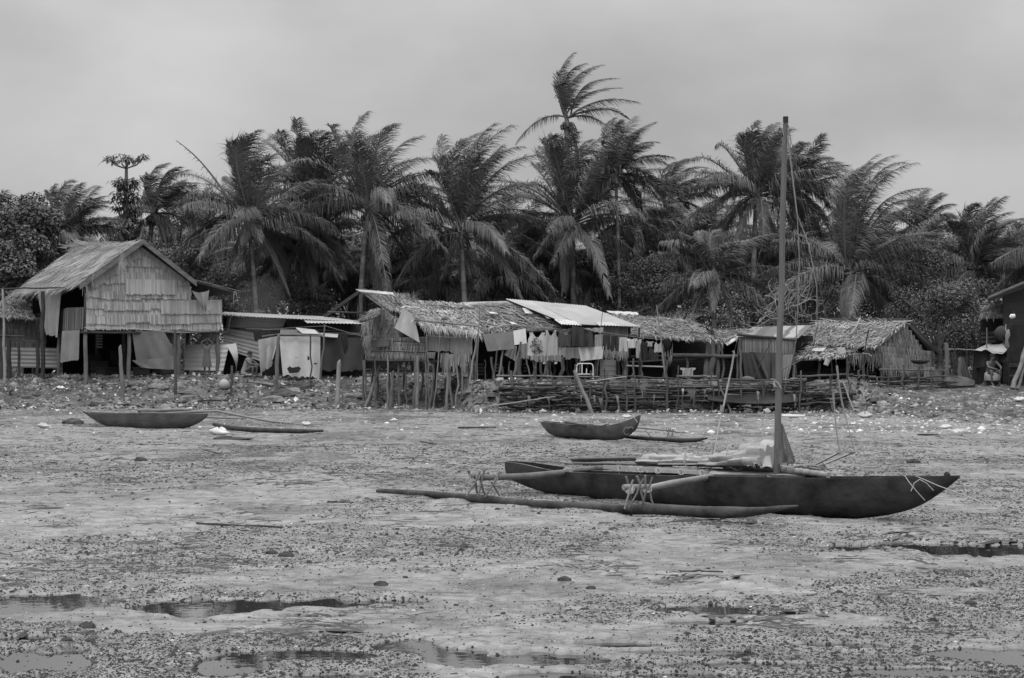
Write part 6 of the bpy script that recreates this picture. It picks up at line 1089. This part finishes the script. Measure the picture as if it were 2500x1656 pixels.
# ---------------------------------------------------------------- people
def person(loc, face_az, joints, label, cloths, hair_r=1.0):
    """joints: dict name->(x,y,z) in metres, x right, y forward of the person's own frame is -Y"""
    root = thing('person', loc, label, 'person')
    ca, sa = math.cos(face_az), math.sin(face_az)
    def W(p): return Vector((p[0]*ca-p[1]*sa, p[0]*sa+p[1]*ca, p[2]))
    V = {}; verts = []; rad = []; edges = []
    def add(n, p, r, par=None):
        V[n] = len(verts); verts.append(W(p)); rad.append(r)
        if par is not None: edges.append((V[par], V[n]))
    for n, p, r, par in joints: add(n, p, r, par)
    J = {n: (p, r) for n, p, r, par in joints}
    h = J['head'][0]
    add('nose', (h[0], h[1]-.10, h[2]-.01), .012, 'head'); add('chin', (h[0], h[1]-.07, h[2]-.085), .03, 'head')
    for s in (-1, 1): add('ear%d' % s, (h[0]+s*.085, h[1]+.01, h[2]-.01), .014, 'head')
    for s, sd in ((-1, 'l'), (1, 'r')):
        w_ = Vector(J['wrist_'+sd][0]); e = Vector(J['elbow_'+sd][0]); d = (w_-e).normalized(); sdv = d.cross(Vector((0, 1, .1))).normalized(); dn = d.cross(sdv).normalized()
        add('palm_'+sd, tuple(w_+d*.05), .024, 'wrist_'+sd)
        for k in range(4):
            o = (k-1.5)*.018; l = (.055, .066, .062, .048)[k]; b = w_+d*.08+sdv*o
            add('f%s%da' % (sd, k), tuple(b), .009, 'palm_'+sd); add('f%s%db' % (sd, k), tuple(b+d*l*.5+dn*.006), .0085, 'f%s%da' % (sd, k)); add('f%s%dc' % (sd, k), tuple(b+d*l+dn*.025), .007, 'f%s%db' % (sd, k))
        add('t%sa' % sd, tuple(w_+d*.045+sdv*-.035), .010, 'palm_'+sd); add('t%sb' % sd, tuple(w_+d*.075+sdv*-.052), .008, 't%sa' % sd)
    me = bpy.data.meshes.new('body'); me.from_pydata([tuple(v) for v in verts], edges, []); o = link(bpy.data.objects.new('body', me)); o.parent = root
    m = o.modifiers.new('skin', 'SKIN'); m.use_smooth_shade = True
    for i, r in enumerate(rad): sv = me.skin_vertices[0].data[i]; sv.radius = (r, r); sv.use_root = (i == 0)
    m2 = o.modifiers.new('sub', 'SUBSURF'); m2.levels = 1; m2.render_levels = 1
    me.materials.append(MATS['skin_plain'])
    def ell(name, c, rx, ry, rz, mname, top=1., z0=-1.):
        mb = MB(); rows = []
        for j in range(9):
            f = z0+(1-z0)*j/8; f = max(-.999, min(.999, f)); rr = math.sqrt(1-f*f); rows.append([W((c[0]+math.cos(a)*rx*rr, c[1]+math.sin(a)*ry*rr, c[2]+f*rz))+Vector(loc) for a in [6.283*k/14 for k in range(14)]])
        mb.grid(rows, 1., True, True); mb.face(rows[-1]); mb.build(name, mname, root)
    ell('hair', (h[0], h[1]+.02, h[2]+.02), .098*hair_r, .108*hair_r, .115, 'hair', z0=-.15)
    mb = MB()
    for s in (-1, 1): c = W((h[0]+s*.032, h[1]-.088, h[2]+.012))+Vector(loc); mb.box(c, .02, .012, .01, face_az, .4)
    c = W((h[0], h[1]-.088, h[2]-.05))+Vector(loc); mb.box(c, .035, .01, .008, face_az, .6); mb.build('face', 'hair', root)
    for nm, mname, prof, tn in cloths:       # garment: rings (x,y,z,rx,ry)
        mb = MB(); rows = []
        for (x, y, z, rx, ry) in prof: rows.append([W((x+math.cos(a)*rx*(1+.05*math.sin(a*5+z*9)), y+math.sin(a)*ry, z))+Vector(loc) for a in [6.283*k/20 for k in range(20)]])
        mb.grid(rows, tn, True, True); mb.build(nm, mname, root)
    return root
sm = bpy.data.materials.new('skin_plain'); sm.use_nodes = True; sb = sm.node_tree.nodes['Principled BSDF']; sb.inputs['Base Color'].default_value = (.09, .09, .09, 1); sb.inputs['Roughness'].default_value = .6; MATS['skin_plain'] = sm
g = G(505, 84.6)
S = 1.32/1.7
def sc_(L): return [(n, (p[0]*S, p[1]*S, p[2]*S), r*S, q) for n, p, r, q in L]
stand = sc_([('pelvis', (0, 0, .95), .13, None), ('waist', (0, 0, 1.1), .105, 'pelvis'), ('chest', (0, 0, 1.3), .125, 'waist'), ('neck', (0, 0, 1.47), .05, 'chest'), ('head', (0, -.01, 1.6), .098, 'neck'),
    ('sh_l', (-.17, 0, 1.42), .055, 'chest'), ('elbow_l', (-.30, -.02, 1.62), .04, 'sh_l'), ('wrist_l', (-.12, -.04, 1.74), .028, 'elbow_l'), ('sh_r', (.17, 0, 1.42), .055, 'chest'), ('elbow_r', (.30, -.02, 1.60), .04, 'sh_r'), ('wrist_r', (.13, -.04, 1.74), .028, 'elbow_r'),
    ('hip_l', (-.1, 0, .86), .09, 'pelvis'), ('knee_l', (-.11, -.02, .48), .06, 'hip_l'), ('ankle_l', (-.11, .01, .09), .038, 'knee_l'), ('toe_l', (-.12, -.14, .03), .03, 'ankle_l'), ('hip_r', (.1, 0, .86), .09, 'pelvis'), ('knee_r', (.12, -.03, .48), .06, 'hip_r'), ('ankle_r', (.13, .0, .09), .038, 'knee_r'), ('toe_r', (.15, -.15, .03), .03, 'ankle_r')])
person(tuple(g), .25, stand, 'child in a ragged dress standing with raised arms under the tall hut', [('dress', 'mid_cloth', [(0, 0, z*S, rx*S, ry*S) for z, rx, ry in ((1.44, .12, .09), (1.4, .17, .12), (1.25, .155, .135), (1.1, .14, .12), (.95, .18, .15), (.75, .2, .17), (.5, .24, .2), (.4, .26, .21))], .55)], 1.0)
S = .95
sit = sc_([('pelvis', (0, .05, .26), .14, None), ('waist', (0, 0, .42), .13, 'pelvis'), ('chest', (0, -.08, .62), .14, 'waist'), ('neck', (0, -.13, .78), .055, 'chest'), ('head', (0, -.17, .92), .1, 'neck'),
    ('sh_l', (-.18, -.08, .73), .06, 'chest'), ('elbow_l', (-.24, -.3, .55), .045, 'sh_l'), ('wrist_l', (-.12, -.5, .5), .03, 'elbow_l'), ('sh_r', (.18, -.08, .73), .06, 'chest'), ('elbow_r', (.25, -.3, .55), .045, 'sh_r'), ('wrist_r', (.13, -.5, .48), .03, 'elbow_r'),
    ('hip_l', (-.11, 0, .24), .1, 'pelvis'), ('knee_l', (-.17, -.4, .45), .07, 'hip_l'), ('ankle_l', (-.14, -.36, .08), .042, 'knee_l'), ('toe_l', (-.14, -.52, .03), .032, 'ankle_l'), ('hip_r', (.11, 0, .24), .1, 'pelvis'), ('knee_r', (.17, -.4, .45), .07, 'hip_r'), ('ankle_r', (.14, -.36, .08), .042, 'knee_r'), ('toe_r', (.14, -.52, .03), .032, 'ankle_r')])
g = G(602, 83.6)
person(tuple(g), 1.15, sit, 'person crouching in a pale shirt by the smoke between the bent sheet and the tent', [('shirt', 'mid_cloth', [(0, y*S, z*S, rx*S, ry*S) for y, z, rx, ry in ((-.13, .79, .1, .08), (-.1, .74, .2, .12), (-.08, .62, .19, .16), (0, .42, .17, .16), (.05, .25, .19, .19), (.05, .12, .2, .2))], 1.2)])
S = 1.05; g = G(2418, 80.9)
sit2 = sc_([(n, (p[0], p[1], p[2]+.12 if n not in ('ankle_l', 'ankle_r', 'toe_l', 'toe_r') else p[2]), r, q) for n, p, r, q in [(n, tuple(c/.95 for c in p), r/.95, q) for n, p, r, q in sit]])
person(tuple(g), .3, sit2, 'bare-chested figure seated in the dark under the sagging awning at the right', [('wrap', 'mid_cloth', [(0, y*S, z*S, rx*S, ry*S) for y, z, rx, ry in ((.03, .5, .15, .14), (-.05, .45, .22, .28), (-.15, .36, .27, .36), (-.12, .2, .25, .34))], 1.3)])
one('log_seat', 'pole', lambda mb: pole(mb, G(2405, 80.95, .12), G(2432, 81.05, .12), .12, .12, .01, 10), 'short log the seated figure sits on under the sagging awning', 'log')
one('plank', 'pale_pole', lambda mb: mb.slab(G(600, 82.6, .12), G(675, 82.4, .05), G(675, 82.4, .0), G(600, 82.6, .06), .12, 1.), 'pale plank on the ground beside the crouching person', 'plank')
# ---------------------------------------------------------------- single pieces on the mud and bank
one('foam_board', 'litter', lambda mb: mb.slab(P(1911, 1011, 72.6), P(1966, 1013, 72.4), P(1964, 1019, 71), P(1907, 1017, 71.2), .06, .95), 'flat pale foam board on the shore right of the mast', 'board')
one('foam_board', 'litter', lambda mb: mb.slab(P(1940, 1046, 63.5), P(1984, 1045, 63.5), P(1984, 1050, 62.5), P(1945, 1051, 62.5), .05, .8), 'narrower pale strip of foam nearer than the foam board right of the mast', 'board')
def bag(mb, px, Y, s, t, sd): 
    r = random.Random(sd); c = G(px, Y); rows = []
    for j in range(7):
        f = j/6; rows.append([c+Vector((math.cos(a)*s*1.6*math.sin(.4+f*2.5)*(1+.25*math.sin(a*3+j)+r.uniform(-.12, .12)), math.sin(a)*s*.8*math.sin(.4+f*2.5), s*f*1.1*(1+.3*math.sin(a*2+sd)))) for a in [6.283*k/12 for k in range(12)]])
    mb.grid(rows, t, True, True); mb.face(rows[-1], t)
for i, (x, y, s, t, nm, lb) in enumerate([(535, 1066, .16, 1.2, 'plastic_bag', 'crumpled white plastic bag on the mud in front of the left canoe float'), (747, 1040, .09, 1., 'plastic_bag', 'small white scrap on the mud right of the left canoe float'), (2112, 1022, .14, .8, 'plastic_bag', 'flat pale bag on the littered shore right of the stay ropes'), (2310, 1050, .1, 1.1, 'plastic_bag', 'white square scrap on the shore above the bow of the large canoe'), (962, 1032, .08, 1.1, 'plastic_bag', 'white scrap on the mud below the stakes of the shaggy hut'),
        (1325, 1009, .1, .9, 'plastic_bag', 'white scrap by the stern of the middle canoe'), (105, 1046, .11, .9, 'plastic_bag', 'pale wrapper left of the left canoe'), (148, 957, .1, 1.2, 'plastic_bag', 'small white blob on the rubble at far left'), (1530, 1023, .09, 1., 'plastic_bag', 'pale scrap just behind the upswept bow of the middle canoe'), (2490, 1012, .12, 1.1, 'plastic_bag', 'white piece standing on the shore at the right edge')]):
    Y = F*H0/(y-828); Y = min(Y, 79) if i != 7 else 82
    one(nm, 'litter', lambda mb: bag(mb, x, Y, s, t, i), lb, 'litter')
for i, (x, y, s, lb) in enumerate([(213, 1536, .05, 'dark fist-sized stone standing in the left foreground mud'), (163, 1570, .035, 'small dark stone at the edge of the bright left puddle'), (220, 1570, .03, 'small dark stone just right of the one at the puddle edge'), (1378, 1420, .05, 'dark stone lying alone below the middle of the large canoe'), (1443, 1440, .035, 'small dark stone in the pebbles right of the lone dark stone'), (2230, 1131, .1, 'dark weedy stump beyond the bow of the large canoe'),
        (343, 1128, .09, 'short dark driftwood lump on the far mud left'), (567, 1076, .2, 'dark flat driftwood piece right of the white bag'), (930, 1433, .05, 'small dark piece on the smooth mud in the middle foreground'), (700, 1363, .06, 'flat dark stone at the top edge of the smooth mud left of centre'), (663, 1357, .05, 'rounded dark stone left of the flat one'), (2370, 1481, .04, 'dark stone on the mud at right'), (1585, 1588, .03, 'round wet stone near the bottom centre puddle')]):
    Y = F*H0/(y-828); one('stone', 'stone', lambda mb: rock(mb, G(x, Y), s, 1.5 if i != 7 else 2.5, .9 if i != 7 else .3, 40+i, .35), lb, 'stone')
R.seed(12)
for i, (x0, y0, x1, y1, r_, lb) in enumerate([(480, 1288, 690, 1296, .02, 'long dark stick half sunk in the smooth mud left of centre'), (1026, 1082, 1066, 1090, .02, 'thin twig on the far mud above the float tip'), (2240, 1066, 2350, 1068, .03, 'dark stick on the far mud right of the rack'), (495, 1100, 545, 1112, .015, 'thin twig on the far mud left of centre'), (800, 1234, 862, 1236, .025, 'dark stick left of the float tip'), (1660, 1398, 1766, 1400, .012, 'thin dark twig on the smooth mud below the large canoe'), (1120, 1050, 1210, 1048, .04, 'dark flat branch on the mud left of the middle canoe'), (340, 1622, 358, 1612, .006, 'small twig poking up at the bright left puddle'), (278, 978, 590, 968, .05, 'long dark log lying on the rubble behind the left canoe')]):
    Ya, Yb = F*H0/(y0-828), F*H0/(y1-828)
    if i == 8: Ya, Yb = 80.2, 80.4
    one('driftwood', 'dark_wood', lambda mb: pole(mb, G(x0, Ya, r_*.4), G(x1, Yb, r_*.4), r_, r_*.6, r_*.8, 6, 7, 1.), lb, 'driftwood')
# ---------------------------------------------------------------- thin smoke of the cooking fire
smt = bpy.data.materials.new('smoke'); smt.use_nodes = True; n = smt.node_tree.nodes; k = smt.node_tree.links; n.remove(n['Principled BSDF'])
pv = n.new('ShaderNodeVolumePrincipled'); pv.inputs['Color'].default_value = (.8, .8, .8, 1); pv.inputs['Density'].default_value = .07; k.new(pv.outputs[0], n['Material Output'].inputs['Volume'])
mb = MB(); rows = []
for (x, y, r) in ((622, 905, .15), (624, 880, .35), (628, 850, .6), (632, 820, .8), (640, 785, 1.0), (636, 750, 1.1), (642, 715, 1.0), (650, 685, .6), (652, 670, .15)):
    rows.append([P(x, y, 83.6 if y > 800 else 85.2)+Vector((math.cos(a)*r*(1+.2*math.sin(a*3+y)), math.sin(a)*r*.5, 0)) for a in [6.283*q/14 for q in range(14)]])
mb.grid(rows, 1., True, True); mb.face(rows[0][::-1]); mb.face(rows[-1]); so = mb.build('smoke', smt); so['kind'] = 'stuff'; so['label'] = 'thin pale smoke drifting up from the fire by the crouching person'; so['category'] = 'smoke'
